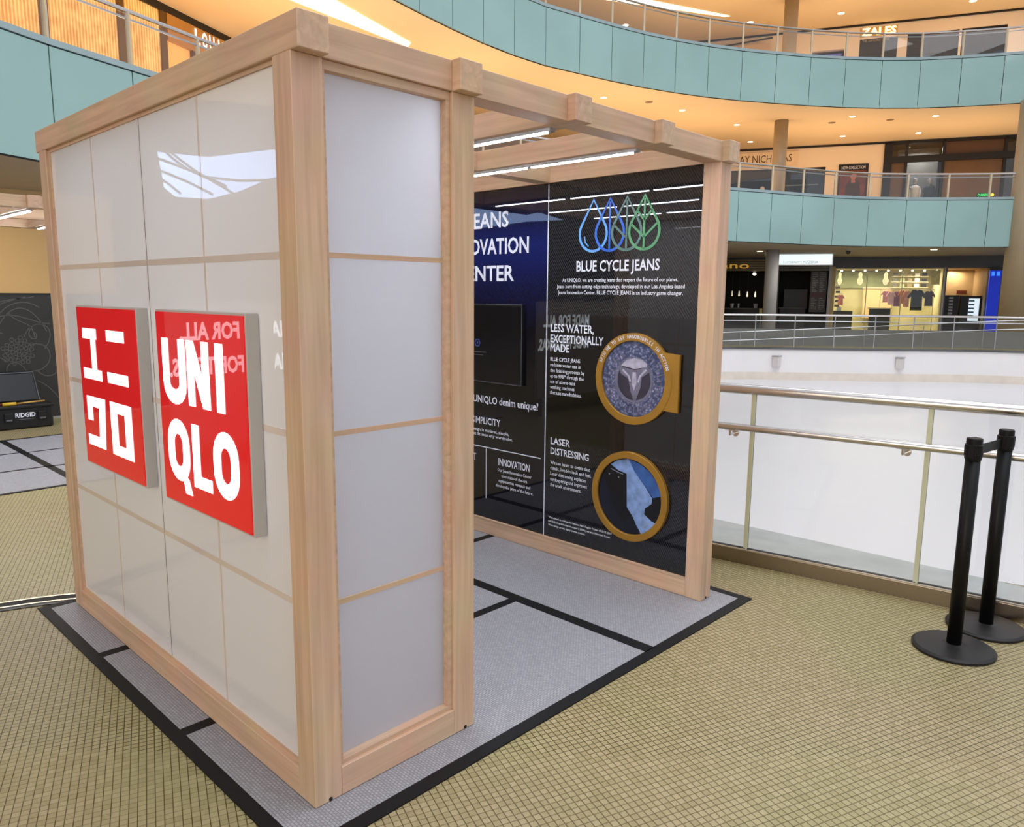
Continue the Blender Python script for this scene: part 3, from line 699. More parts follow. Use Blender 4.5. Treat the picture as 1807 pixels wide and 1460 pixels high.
LGR = plain('picture_light_grey', (176, 172, 190), .3, amt=.2, scale=30); DGR = plain('picture_dark_grey', (52, 48, 62), .3, amt=.2, scale=20); MGR = plain('picture_mid_grey', (112, 110, 130), .3, amt=.25, scale=25)
mb = MB(); FR.disc(mb, (-.482, 1.168), .112, .012, .0125); mb.build('drum_well', DGR, d1)
mb = MB(); FR.ring(mb, (-.482, 1.168), .112, .124, .012, .0135); FR.ring(mb, (-.482, 1.168), .128, .133, .012, .0132)
for k in range(36):
    an = 2 * PI * k / 36 + .05; r0, r1 = (.15, .208) if k % 2 else (.15, .18)
    if 60 < (math.degrees(an) % 360) < 120: continue
    FR.ribbon(mb, [(-.482 + r0 * math.cos(an), 1.168 + r0 * math.sin(an)), (-.485 + r1 * math.cos(an), 1.172 + r1 * math.sin(an))], .005 if k % 2 else .01, .012, .0128)
mb.build('drum_rim', MGR, d1)
mb = MB(); FR.poly(mb, DR([(.576, 1.241), (.479, 1.227), (.392, 1.25), (.367, 1.231), (.428, 1.189), (.436, 1.131), (.472, 1.035), (.505, 1.116), (.517, 1.174), (.574, 1.203)]), .0125, .0142)
mb.build('drum_baffle', MGR, d1)
mb = MB(); FR.poly(mb, DR([(.566, 1.254), (.532, 1.281), (.482, 1.295), (.432, 1.288), (.397, 1.266), (.397, 1.249), (.479, 1.234), (.571, 1.247)]), .0125, .0143)
FR.poly(mb, DR([(.49, 1.215), (.468, 1.215), (.462, 1.15), (.478, 1.11), (.494, 1.15)]), .0142, .0152)
FR.ribbon(mb, DR([(.56, 1.225), (.515, 1.19), (.505, 1.16)]), .012, .0142, .015); FR.ribbon(mb, DR([(.40, 1.235), (.44, 1.195), (.452, 1.16)]), .012, .0142, .015)
mb.build('drum_highlight', LGR, d1)
# ring lettering
mb = MB(); phrase = 'SPIN ME TO SEE NANOBUBBLES IN ACTION'
for k, ch in enumerate(phrase):
    if ch == ' ': continue
    an = math.radians(158 - k * (158 - 18) / (len(phrase) - 1)); R_ = .2285
    vs, fs = glyphs(ch, .02); x0, x1 = min(v.x for v in vs), max(v.x for v in vs)
    k_ = .019 / CAPH; o = len(mb.v)
    for v in vs:
        lx, ly = (v.x - (x0 + x1) / 2) * k_ * .8, v.y * k_
        a = c1[0] + (R_ + ly) * math.cos(an) + lx * math.sin(an); b_ = c1[1] + (R_ + ly) * math.sin(an) - lx * math.cos(an)
        mb.v.append(tuple(FR.p(a, b_, .0248)))
    mb.f += [tuple(o + i for i in f) for f in fs]
build_flat(mb, 'ring_lettering', PRINTW, d1)
c2 = (-.4875, .4975)
d2 = thing('spinning_porthole', 'gold ringed disc with folded blue jeans picture, below the drum disc', 'wall disc', (XR - .02, .49, .4975))
mb = MB(); FR.disc(mb, c2, .232, .002, .012); mb.build('picture', plain('picture_navy', (14, 18, 34), .15, amt=.6, scale=8), d2)
mb = MB(); FR.ring(mb, c2, .222, .262, .0, .026, 64); mb.build('ring', GOLDMET, d2, .002)
mb = MB(); FR.poly(mb, DR([(.623, .665), (.571, .7), (.499, .716), (.456, .649), (.383, .576), (.331, .514), (.334, .483), (.377, .449), (.381, .413), (.33, .381), (.3, .375), (.352, .324), (.396, .292), (.433, .341), (.455, .38), (.501, .432), (.509, .627), (.569, .639)]), .012, .0134)
mb.build('pale_denim', plain('denim_pale', (128, 156, 206), .4, amt=.25, scale=22), d2)
mb = MB(); FR.poly(mb, DR([(.499, .716), (.418, .699), (.357, .666), (.316, .623), (.285, .578), (.273, .538), (.326, .519), (.393, .592), (.456, .649)]), .012, .0132)
mb.build('mid_denim', plain('denim_mid', (52, 92, 158), .4, amt=.3, scale=18), d2)
mb = MB(); FR.poly(mb, DR([(.68, .63), (.62, .655), (.515, .625), (.505, .44), (.47, .38), (.52, .34), (.60, .42)]), .012, .0128); FR.poly(mb, DR([(.33, .515), (.275, .53), (.268, .46), (.30, .39), (.375, .41), (.37, .445)]), .012, .0131)
mb.build('dark_clamp', plain('picture_black', (5, 5, 8), .25), d2)
mb = MB(); FR.ribbon(mb, DR([(.62, .64), (.565, .625), (.535, .62)]), .003, .0128, .0138); FR.disc(mb, (-.632, .607), .004, .0128, .014, 8); FR.disc(mb, (-.565, .598), .004, .0128, .014, 8)
FR.ribbon(mb, DR([(.383, .40), (.37, .35)]), .004, .0134, .0142); FR.ribbon(mb, DR([(.34, .375), (.39, .335)]), .003, .0134, .0142)
mb.build('stitching', plain('stitch_grey', (150, 160, 180), .5), d2)

# illuminated signs on the left wall
FL = Frame((0, 0, 0), (0, -1, 0), (-1, 0, 0))
CASEM = plain('sign_case_silver', (186, 180, 174), .35)
def lightbox(y_hi, y_lo, label):
    t = thing('lightbox_sign', label, 'sign', (-.01, (y_hi + y_lo) / 2, 1.21))
    mb = MB(); F = FL
    F.rect(mb, -y_hi, -y_lo, .85, 1.575, -.0165, .027); mb.build('metal_case', CASEM, t, .0015)
    mb = MB(); F.rect(mb, -y_hi + .008, -y_lo - .008, .858, 1.567, .0272, .031); mb.build('red_face', REDMAT, t)
    return t
def stroke(pts, wdt, mb, closed=False): FL.ribbon(mb, [(-a, b) for a, b in pts], wdt, .0312, .0325, closed)
def rects(mb, L):
    for ya, yb, za, zb in L: FL.rect(mb, -ya, -yb, za, zb, .0312, .0325)
s1 = lightbox(1.87, 1.165, 'red lit square sign with four white Japanese characters, nearer the far post')
mb = MB(); rects(mb, [(1.80, 1.625, 1.430, 1.476), (1.70, 1.640, 1.296, 1.431), (1.815, 1.585, 1.25, 1.297)]); mb.build('letter', WHITELIT2, s1)
mb = MB(); rects(mb, [(1.50, 1.30, 1.430, 1.476), (1.515, 1.282, 1.252, 1.298)]); mb.build('letter', WHITELIT2, s1)
mb = MB(); FL.poly(mb, [(-1.805, 1.17), (-1.572, 1.172), (-1.600, .945), (-1.815, .945), (-1.815, .992), (-1.668, .992), (-1.650, 1.125), (-1.738, 1.125), (-1.738, 1.06), (-1.805, 1.06)], .0312, .0325); mb.build('letter', WHITELIT2, s1)
mb = MB(); rects(mb, [(1.512, 1.272, 1.126, 1.172), (1.512, 1.272, .942, .988), (1.512, 1.435, .988, 1.126), (1.350, 1.272, .988, 1.126)]); mb.build('letter', WHITELIT2, s1)
s2_ = lightbox(.972, .272, 'red lit square sign with two rows of white Latin letters, nearer the front post')
def oval(y_hi, y_lo, zb, zt, th, mb, r=None):
    """rounded-rectangle letter ring"""
    r = r or (y_hi - y_lo) / 2; yc = (y_hi + y_lo) / 2; hw = (y_hi - y_lo) / 2 - th / 2; pts = []
    zz = zt - (y_hi - y_lo) / 2 * 1.0; zl = zb + (y_hi - y_lo) / 2
    for k in range(13): an = PI * k / 12; pts.append((-(yc) + hw * math.cos(an), zz + (zt - th / 2 - zz) * math.sin(an)))
    for k in range(13): an = PI + PI * k / 12; pts.append((-(yc) + hw * math.cos(an), zl + (zl - zb - th / 2) * math.sin(an)))
    FL.ribbon(mb, pts, th, .0312, .0325, True)
mb = MB()   # U
pts = [(-.892, 1.472), (-.892, 1.31)] + [(-.8215 + .0705 * math.cos(a), 1.31 + .05 * math.sin(a)) for a in [PI + PI * k / 10 for k in range(1, 10)]] + [(-.751, 1.31), (-.751, 1.472)]
FL.ribbon(mb, pts, .055, .0312, .0325); mb.build('letter', WHITELIT, s2_)
mb = MB(); rects(mb, [(.708, .655, 1.240, 1.472), (.590, .537, 1.240, 1.472)]); FL.poly(mb, [(-.708, 1.472), (-.652, 1.472), (-.537, 1.240), (-.593, 1.240)], .0312, .0326); mb.build('letter', WHITELIT, s2_)
mb = MB(); rects(mb, [(.487, .430, 1.240, 1.472)]); mb.build('letter', WHITELIT, s2_)
mb = MB(); oval(.912, .728, .945, 1.178, .055, mb); FL.poly(mb, [(-.80, .985), (-.745, .96), (-.72, .905), (-.775, .905)], .0312, .0326); mb.build('letter', WHITELIT, s2_)
mb = MB(); rects(mb, [(.700, .643, .945, 1.175), (.643, .555, .945, .99)]); mb.build('letter', WHITELIT, s2_)
mb = MB(); oval(.535, .352, .945, 1.178, .055, mb); mb.build('letter', WHITELIT, s2_)

# ------------------------------------------------------------------ mats under the booth
rug = thing('tatami_mat_set', 'grey woven mats with black edging under the near booth', 'floor mat', (1.2, 1.1, 0))
mx0, mx1, my0, my1 = -.165, 2.615, -.178, 2.40
for x0, x1, ya, yb in [(-.12, 1.668, -.125, .708), (-.12, 1.668, .762, 1.586), (-.12, 1.668, 1.634, 2.36), (1.735, 2.565, -.125, 1.586), (1.735, 2.565, 1.634, 2.36)]:
    box('woven_mat', x0, x1, ya, yb, .0, .005, TATAMI, rug)
box('edge_band', mx0, mx0 + .05, my0, my1, 0, .0055, BAND, rug); box('edge_band', mx0 + .05, mx1, my0, my0 + .056, 0, .0055, BAND, rug)
box('edge_band', mx1 - .053, mx1, my0 + .056, my1, 0, .0055, BAND, rug); box('edge_band', mx0 + .05, mx1 - .053, my1 - .05, my1, 0, .0055, BAND, rug)
box('edge_band', 1.666, 1.737, my0 + .05, my1 - .05, 0, .0055, BAND, rug)
for z in (.706, 1.584): box('edge_band', mx0 + .045, 1.668, z, z + .054, 0, .0054, BAND, rug)
box('edge_band', 1.735, 2.567, 1.584, 1.638, 0, .0054, BAND, rug)
# ------------------------------------------------------------------ curved metal floor joint
arc = smooth([(-2.6, 2.55), (-1.9, 2.70), (-1.35, 2.76), (-.915, 2.73), (-.557, 2.645), (-.26, 2.555), (-.06, 2.475), (.12, 2.37), (.4, 2.2)], 6)
fj = thing('floor_joint', 'curved double metal strip set in the tiles behind the far mat corner', 'floor strip', (-.9, 2.7, 0))
def arcstrip(o0, o1, z, mat, name):
    mb = MB()
    for i in range(len(arc) - 1):
        a, b = arc[i], arc[i + 1]; d = (b - a).normalized(); n = Vector((-d.y, d.x))
        d2_ = (arc[min(i + 2, len(arc) - 1)] - b); n2 = Vector((-d2_.y, d2_.x)).normalized() if d2_.length else n
        mb.slab((*(a + n * o0), 0.0005), (*(b + n2 * o0), 0.0005), (*(b + n2 * o1), 0.0005), (*(a + n * o1), 0.0005), (0, 0, z))
    mb.build(name, mat, fj)
arcstrip(-.045, .045, .0055, BAND, 'rubber_insert'); arcstrip(.030, .046, .009, STEEL, 'metal_edge'); arcstrip(-.046, -.030, .009, STEEL, 'metal_edge')
arcstrip(-.075, -.046, .0045, BLACK, 'shadow_gap')

# ------------------------------------------------------------------ near railing beside the rink
def rl(y): return 3.107 - .146 * y - .012 * (y + .6) ** 2 + .01
ys = [2.6 - .2 * k for k in range(40)]
rail = thing('rink_railing', 'glass rink railing with steel top rail, handrail and steel kerb', 'railing', (3.15, 0, 0))
def along(off, z): return [(rl(y) + off, y - .146 * off * 0, z) for y in ys]
def kerb(x0, x1, z0, z1, name, mat, bev=0):
    mb = MB()
    for a, b in zip(ys, ys[1:]): mb.slab((rl(a) + x0, a, z0), (rl(b) + x0, b, z0), (rl(b) + x1, b, z0), (rl(a) + x1, a, z0), (0, 0, z1 - z0))
    return mb.build(name, mat, rail)
kerb(0, .08, 0, .085, 'base_kerb', KERBST); kerb(.004, .03, .085, .092, 'steel_lip', STEEL); kerb(.03, .052, .085, .094, 'glazing_channel', DARKLINE)
MB().tube(along(.04, 1.083), .030, 14).build('top_rail', STEEL, rail, 0, True)
MB().tube(along(-.045, .862), .0215, 12).build('handrail', STEEL, rail, 0, True)
joints = [.131 + .935 * k for k in (2, 1, 0, -1, -2, -3, -4)]
for a, b in zip(joints, joints[1:]):
    b2, a2 = b + .012, a - .012; mb = MB()
    mb.slab((rl(a2) + .034, a2, .094), (rl(b2) + .034, b2, .094), (rl(b2) + .034, b2, 1.075), (rl(a2) + .034, a2, 1.075), (.012, 0, 0))
    mb.build('glass_pane', CLEAR, rail)
for j in joints:
    MB().box(rl(j) + .030, rl(j) + .048, j - .012, j + .012, .09, 1.075).build('glass_joint', GREENEDGE, rail)
    yb = j + .095; x = rl(yb)
    br = MB().tube([(x - .045, yb, .845), (x - .045, yb, .812), (x + .03, yb, .812)], .008, 8).build('handrail_bracket', STEEL, rail)
    MB().box(x - .052, x - .038, yb - .035, yb + .035, .838, .846).build('saddle', STEEL, br); MB().tube([(x + .024, yb, .812), (x + .034, yb, .812)], .022, 12).build('fixing_disc', STEEL, br)
mb = MB(); ii = [2.6 - .4 * k for k in range(20)]
for a, b in zip(ii, ii[1:]): mb.slab((rl(a) + .08, a, .0), (rl(b) + .08, b, .0), (3.83 - .03 * b, b, .0), (3.83 - .03 * a, a, .0), (0, 0, .012))
struct(mb.build('trim_6', LEDGE))

# ------------------------------------------------------------------ stanchions
def stanchion(x, y, label):
    t = thing('queue_stanchion', label, 'stanchion', (x, y, 0), 'black belt stanchions')
    MB().lathe(x, y, [(.176, 0), (.178, .012), (.165, .02), (.05, .028), (.035, .032)], 48).build('base', BLACKB, t)
    MB().lathe(x, y, [(.0315, .028), (.0315, .93)], 28).build('pole', BLACKM, t, 0, True)
    MB().lathe(x, y, [(.033, .915), (.036, .925), (.036, .932), (.0385, .935), (.0385, .985), (.0335, .988), (.0335, 1.012), (.030, 1.016)], 28).build('head', BLACKM, t, 0, False)
    return t
st1 = stanchion(2.735, -1.135, 'black belt stanchion nearer the booth, its belt running to the other one')
st2 = stanchion(3.108, -1.185, 'black belt stanchion nearer the glass railing, at the right edge')
MB().slab((2.773, -1.139, .93), (3.070, -1.180, .93), (3.070, -1.180, .976), (2.773, -1.139, .976), (0, .004, 0)).build('belt', BLACKM, st1)
for s, t_ in ((st1, (2.735, -1.135)), (st2, (3.108, -1.185))):
    MB().box(t_[0] - .045, t_[0] - .036, t_[1] - .012, t_[1] + .012, .93, .985).build('belt_clip', BLACKM, s)
    MB().box(t_[0] + .036, t_[0] + .045, t_[1] - .012, t_[1] + .012, .93, .985).build('belt_clip', BLACKM, s)
#---PART3---
# ------------------------------------------------------------------ second booth at the left
b2 = thing('exhibition_booth', 'second maple booth frame partly seen left of the near booth', 'booth', (-1.1, 5.3, .006))
X2, Y2, D2 = -.508, 5.27, 2.34
R2 = [X2 + k * .5926 for k in range(5)]
for x, y in [(R2[0], Y2), (R2[4], Y2), (R2[0], Y2 + D2), (R2[4], Y2 + D2)]: box('post', x, x + p, y, y + p, .006, H1, WZ, b2, B)
for x in R2: box('rafter', x, x + p, Y2 - q, Y2 + D2 + p + q, H1, H2, WY, b2, B)
for a, b in zip(R2, R2[1:]):
    for y in (Y2, Y2 + 1.15, Y2 + D2): box('crossbeam', a + p, b, y, y + p, H1 + .001, H2 - .002, WX, b2, .0015)
for x in R2[1:4]:
    ls = MB().box(x + .034, x + .068, Y2 + .12, Y2 + 2.2, H1 - .014, H1).build('light_strip', ALU, b2)
    for a, b in ((.15, .775), (.815, 1.44), (1.5, 2.16)): box('led_tube', x + .038, x + .064, Y2 + a, Y2 + b, H1 - .02, H1 - .012, TUBE, ls)
rug2 = thing('tatami_mat_set', 'grey woven mats with black edging under the second booth at the left', 'floor mat', (0, 6.4, 0))
bx = .86
for x0, x1, ya, yb in [(-1.2, bx - .03, 5.16, 6.0), (-1.2, bx - .03, 6.04, 6.87), (-1.2, bx - .03, 6.91, 7.74), (bx + .04, 1.70, 5.16, 5.98), (bx + .04, 1.70, 6.02, 6.83), (bx + .04, 1.70, 6.87, 7.70)]:
    box('woven_mat', x0, x1, ya, yb, 0, .005, TATAMI, rug2)
for x0, x1, ya, yb in [(-1.25, 1.75, 5.12, 5.16), (-1.25, 1.75, 7.70, 7.76), (bx - .03, bx + .04, 5.16, 7.74), (-1.25, bx, 6.87, 6.91), (-1.25, bx, 5.995, 6.04) , (bx, 1.7, 5.975, 6.02), (bx, 1.7, 6.83, 6.87)]:
    box('edge_band', x0, x1, ya, yb, 0, .0055, BAND, rug2)
# standing board with lit letters facing the near booth (seen mirrored in the glossy sheets)
ms = thing('slogan_board', 'dark board with lit white slogan, seen mirrored in the red sign', 'sign', (-2.6, 4.85, 0))
FS = Frame((0, 4.83, 0), (1, 0, 0), (0, -1, 0))
mb = MB(); FS.rect(mb, -3.7, -1.62, .25, 1.55, -.05, 0); mb.build('board', plain('board_warm_grey', (150, 140, 130), .5), ms)
mb = MB(); FS.rect(mb, -3.6, -3.5, 0, .25, -.05, 0); mb.build('leg', ALU, ms)
mb = MB(); FS.rect(mb, -1.82, -1.72, 0, .25, -.05, 0); mb.build('leg', ALU, ms)
build_flat(text(FS, MB(), 'MADE FOR ALL.', -2.70, 1.215, .145, .98, 'L', .035, .003), 'lettering', LETTERLIT, ms)
build_flat(text(FS, MB(), 'MADE FOR TEXAS.', -2.70, .90, .145, 1.08, 'L', .035, .003), 'lettering', LETTERLIT, ms)

# flower barricade
fbw = thing('flower_barricade', 'black low barricade wall with grey line drawn flower behind the tool case', 'partition', (0, 9.12, 0))
box('board', -4, 1.86, 9.12, 9.2, .02, 1.585, plain('chalk_black', (38, 37, 34), .5, amt=.15, scale=2), fbw)
box('top_edge', -4, 1.86, 9.11, 9.21, 1.585, 1.6, BLACK, fbw); box('foot_rail', -4, 1.9, 9.1, 9.22, 0, .02, ALU, fbw)
FB = Frame((0, 9.12, 0), (1, 0, 0), (0, -1, 0))
mb = MB()
def bez(*P, n=12):
    P = [Vector(a) for a in P]; out = []
    for k in range(n + 1):
        t = k / n; Q = P
        while len(Q) > 1: Q = [a.lerp(b, t) for a, b in zip(Q, Q[1:])]
        out.append(Q[0])
    return out
L_ = .010
petals = [((1.20, .95), (1.10, 1.35), (1.45, 1.62), (1.70, 1.42)), ((1.24, 1.2), (1.40, 1.5), (1.60, 1.5), (1.76, 1.12)), ((1.15, 1.25), (1.4, 1.45), (1.62, 1.2), (1.80, 1.22)),
          ((1.5, 1.05), (1.6, 1.35), (1.95, 1.2), (1.72, .9)), ((1.55, .95), (1.85, 1.05), (1.85, .6), (1.55, .62)), ((1.32, .55), (1.2, .7), (1.4, .85), (1.5, .62)),
          ((.9, 1.2), (1.2, 1.6), (1.5, 1.5), (1.65, 1.56)), ((.9, 1.1), (1.1, 1.45), (1.35, 1.5), (1.55, 1.55)), ((1.36, 1.35), (1.45, 1.2), (1.6, 1.28), (1.62, 1.05)),
          ((1.6, .5), (1.75, .42), (1.8, .3), (1.84, .25)), ((1.62, .62), (1.7, .5), (1.84, .55), (1.84, .62)), ((1.12, .8), (.95, 1.0), (1.1, 1.2), (1.28, 1.1)), ((1.0, .6), (.9, .8), (1.1, .95), (1.3, .75)),
          ((.4, .9), (.5, 1.4), (.9, 1.5), (1.1, 1.1)), ((.2, .6), (.4, 1.0), (.8, 1.0), (1.0, .6)), ((1.62, 1.12), (1.7, 1.0), (1.55, .98), (1.5, 1.1), (1.62, 1.2))]
for P in petals: FB.ribbon(mb, bez(*P), L_, .001, .003)
mb.build('petal_lines', PRINTG, fbw)
mb = MB(); rr_ = random.Random(3)
for k in range(34):
    an = k * 2.4; r = .030 * math.sqrt(k) ; cx, cz = 1.43 + r * math.cos(an) * 1.05, .88 + r * math.sin(an)
    FB.ring(mb, (cx, cz), .019, .027, .001, .003, 8)
mb.build('seed_lines', PRINTG, fbw)
# tool case
tc = thing('tool_case', 'open black tool case with yellow handled tool in front of the flower barricade', 'tool case', (1.2, 8.55, 0))
CASE = plain('case_black', (10, 10, 13), .45)
box('body', .72, 1.57, 8.42, 8.78, .0, .27, CASE, tc, .02); box('rim', .70, 1.59, 8.40, 8.80, .25, .285, CASE, tc, .008)
MB().slab((.74, 8.78, .29), (1.54, 8.78, .29), (1.52, 8.90, .64), (.76, 8.90, .64), (0, .05, .012)).build('lid', CASE, tc, .012)
mb = MB().tube([(.76, 8.775, .30), (.775, 8.885, .63), (1.505, 8.885, .63), (1.525, 8.775, .30)], .006, 6); mb.build('lid_lip', BORDERG, tc)
for x in (1.13 - .03, 1.45):
    l = box('latch', x - .045, x + .045, 8.395, 8.42, .10, .20, CASE, tc, .006); box('latch_plate', x - .03, x + .03, 8.388, 8.396, .11, .13, BORDERG, l)
FC = Frame((0, 8.417, 0), (1, 0, 0), (0, -1, 0))
build_flat(text(FC, MB(), 'RIDGID', 1.17, .145, .05, .21, 'L', .03, .003), 'lettering', PRINTW, tc)
mb = MB(); FC.rect(mb, 1.2, 1.36, .115, .123, 0, .002); mb.build('underline', BORDERG, tc)
tl = thing('hand_tool', 'yellow and red handled tool lying across the open case', 'tool', (1.35, 8.5, .3))
MB().tube([(1.06, 8.46, .305), (1.20, 8.46, .305)], .022, 10).build('grip', plain('tool_yellow', (204, 168, 40), .4), tl, 0, True)
MB().tube([(1.20, 8.46, .305), (1.50, 8.46, .315)], .012, 8).build('shaft', plain('tool_brass', (190, 150, 80), .3, metal=.5), tl, 0, True)
MB().tube([(.78, 8.46, .305), (1.06, 8.46, .305)], .014, 8).build('handle', plain('tool_maroon', (96, 24, 26), .4), tl, 0, True)

# ------------------------------------------------------------------ far side of the rink: railing and ramp
fe = [Vector(p) for p in smooth([(14, 11.9), (18.5, 11.6), (21.37, 10.3), (23.1, 8.5), (24.55, 6.73), (26.1, 5.1), (27.3, 3.2), (28.3, 0)], 10)]
fp = resample(fe, 1.25)
fr = thing('far_railing', 'long glass railing with steel rail on the far side of the rink', 'railing', (24, 7, 0))
for a, b in zip(fp, fp[1:]):
    MB().slab((a.x, a.y, .05), (b.x, b.y, .05), (b.x, b.y, .98), (a.x, a.y, .98), (.012, .012, 0)).build('glass_pane', CLEAR, fr)
for a in fp: MB().tube([(a.x, a.y, .0), (a.x, a.y, 1.02)], .018, 6).build('post', ALU, fr)
MB().tube([(a.x, a.y, 1.05) for a in fp], .035, 8).build('top_rail', STEEL, fr); MB().tube([(a.x, a.y, .86) for a in fp], .014, 6).build('glass_rail', ALU, fr)
def offc(k): return [a + Vector((a - cen)).normalized() * k for a in fe]
rmp = offc(1.2); rp = resample(rmp, 1.6)
mb = MB()
for a, b in zip(rmp, rmp[1:]): mb.slab((a.x, a.y, 0), (b.x, b.y, 0), (b.x, b.y, .55), (a.x, a.y, .55), (.1, .05, 0))
struct(mb.build('wall_ramp', GREYCON))
rh = thing('ramp_handrail', 'pair of sloping steel handrails on the ramp behind the far railing', 'handrail', (24, 8, 0))
n = len(rmp)
def slope(i): return max(0, min(1, (i - 22) / (n - 30)))
ra = offc(1.0)
MB().tube([(a.x, a.y, .42 + .55 * slope(i)) for i, a in enumerate(ra)], .02, 6).build('upper_rail', ALU, rh)
MB().tube([(a.x, a.y, .14 + .55 * slope(i)) for i, a in enumerate(ra)], .02, 6).build('lower_rail', ALU, rh)
for i, a in enumerate(ra):
    if i % 8 == 0: MB().tube([(a.x, a.y, .0), (a.x, a.y, .42 + .55 * slope(i))], .015, 6).build('post', ALU, rh)
for (x, y), lb in (((22.6, 8.95), 'small grey box on the far rink wall, left one'), ((25.15, 6.0), 'small grey box on the far rink wall, right one')):
    v = Vector((x, y)); j = min(range(len(fe)), key=lambda i: (fe[i] - v).length); v = inset(fe[j], .06)
    t = thing('wall_box', lb, 'box', (v.x, v.y, -.45)); box('housing', v.x - .1, v.x + .1, v.y - .1, v.y + .1, -.62, -.28, plain('box_pale_' + t.name, (214, 206, 202), .5), t, .01); box('lid', v.x - .12, v.x + .12, v.y - .12, v.y + .12, -.28, -.25, ALU, t)

# ------------------------------------------------------------------ shopfronts on the far wall
def wbox(name, a0, a1, b0, b1, d0, d1, mat, par, bevel=0):
    mb = MB(); FW.rect(mb, a0, a1, b0, b1, d0, d1); return mb.build(name, mat, par, bevel)
def wthing(name, label, cat, a, b, d=0, group=None): v = FW.p(a, b, d); return thing(name, label, cat, tuple(v), group)
SLAT = plain('shutter_slat', (132, 118, 84), .4, metal=.2); SLATG = plain('shutter_slat_grey', (110, 110, 104), .4, metal=.2)
for (u0, u1, mt, lb) in ((-3, 1.52, SLAT, 'gold toned slatted fascia with script lettering over the left snack bar'), (2.1, 4.34, SLATG, 'grey slatted fascia under the lit white sign')):
    t = wthing('slatted_fascia', lb, 'fascia', u0, 2.86)
    top = 3.42 if u0 < 0 else 3.3
    k = 0; z = 2.86
    while z < top - .08: wbox('slat', u0, u1, z, z + .085, .01, .08, mt, t); z += .115; k += 1
    wbox('backing', u0, u1, 2.86, top, 0.001, .012, BLACK, t)
    if u0 < 0:
        mb = MB(); text(FW, mb, 'Milano', -1.75, 2.98, .30, 2.45, 'L', .01, .095); vs = mb.v
        build_flat(mb, 'script_lettering', plain('gold_letters', (214, 168, 60), .4, emit=(214, 160, 60), es=.5), t)
# lit sign
t = wthing('lit_sign', 'glowing white hanging sign above the middle snack bar', 'sign', 3.2, 3.6, 2.6)
SIGNW = plain('sign_white_lit', (235, 250, 255), .1, emit=(228, 246, 252), es=.95)
wbox('case', 1.98, 4.38, 3.02, 3.55, 2.5, 2.62, ALU, t); wbox('face', 2.02, 4.34, 3.05, 3.52, 2.62, 2.64, SIGNW, t)
build_flat(text(FW, MB(), "LUCIANO'S PIZZERIA", 2.32, 3.10, .11, 1.45, 'L', .0, 2.643), 'lettering', plain('sign_grey_print', (150, 170, 172), .4), t)
# snack bar interiors
t = wthing('snack_counter', 'dark counter with small white cups inside the left snack bar', 'counter', .6, 0, -1)
wbox('cabinet', -2.9, 1.4, 0, 1.0, -1.4, -.8, BLACK, t); wbox('worktop', -2.95, 1.45, 1.0, 1.05, -1.45, -.75, GREYIN, t)
for k, (u, z) in enumerate([(-.12, 1.75), (.22, 1.75), (.62, 1.72), (1.0, 1.72)]):
    o = wthing('pendant_lamp', ('leftmost slim pendant lamp in the dark snack bar', 'second slim pendant lamp from the left in the dark snack bar', 'third slim pendant lamp in the dark snack bar, fairly bright', 'rightmost slim pendant lamp in the dark snack bar')[k], 'lamp', u, z, -1)
    v = FW.p(u, z, -1); MB().lathe(v.x, v.y, [(.012, z - .12), (.045, z - .10), (.02, z + .12), (.008, z + .16)], 10).build('shade', plain('lamp_white%d' % k, (230, 230, 225), .4, emit=(255, 240, 210), es=.5 + .25 * k), o)
    MB().tube([(v.x, v.y, z + .16), (v.x, v.y, 2.8)], .006, 4).build('cord', BLACK, o)
o = wthing('spotlight', 'bright spotlight near the top of the left snack bar', 'lamp', .93, 2.72, -.6); v = FW.p(.93, 2.72, -.6)
MB().lathe(v.x, v.y, [(.03, 2.66), (.085, 2.70), (.06, 2.78)], 12).build('head', LAMP, o); MB().tube([(v.x, v.y, 2.78), (v.x, v.y, 2.85)], .01, 6).build('stem', BLACK, o)
for k, (u, z, wd) in enumerate([(-.1, 1.22, .12), (.22, 1.20, .06), (1.05, 1.18, .14)]):
    o = wthing('cup_stack', 'small white paper items on the left snack counter, %s' % ('leftmost', 'middle', 'rightmost')[k], 'cups', u, 1.05, -1)
    v = FW.p(u, z, -1); MB().lathe(v.x, v.y, [(wd * .6, 1.052), (wd * .8, 1.26)], 12).build('cup', PRINTW, o); MB().lathe(v.x, v.y, [(wd * .82, 1.26), (wd * .82, 1.275)], 12).build('lid', ALU, o)
t = wthing('yellow_notice', 'small pale yellow notice at the right end of the left snack bar', 'sign', 1.36, .9, -.1); wbox('card', 1.28, 1.42, .75, 1.05, -.12, -.1, plain('notice_yellow', (216, 206, 132), .5), t); wbox('stand', 1.34, 1.36, 0, .75, -.12, -.1, ALU, t)
t = wthing('menu_board', 'tall dark menu board with pale writing beside the middle snack bar', 'menu', 3.95, 1.8, -.2)
wbox('board', 3.55, 4.28, .9, 2.84, -.3, -.26, plain('menu_dark', (36, 32, 34), .4), t)
mb = MB(); r_ = random.Random(5)
for k in range(22):
    z = 2.74 - k * .085
    if z < 1.0: break
    for c in (3.62, 3.96): FW.rect(mb, c, c + r_.uniform(.12, .27), z, z + .035, -.26, -.258)
mb.build('menu_lines', plain('menu_text', (150, 148, 150), .5), t)
wbox('price_strip', 3.56, 4.27, 1.62, 1.84, -.259, -.255, plain('menu_maroon', (86, 48, 56), .5), t)
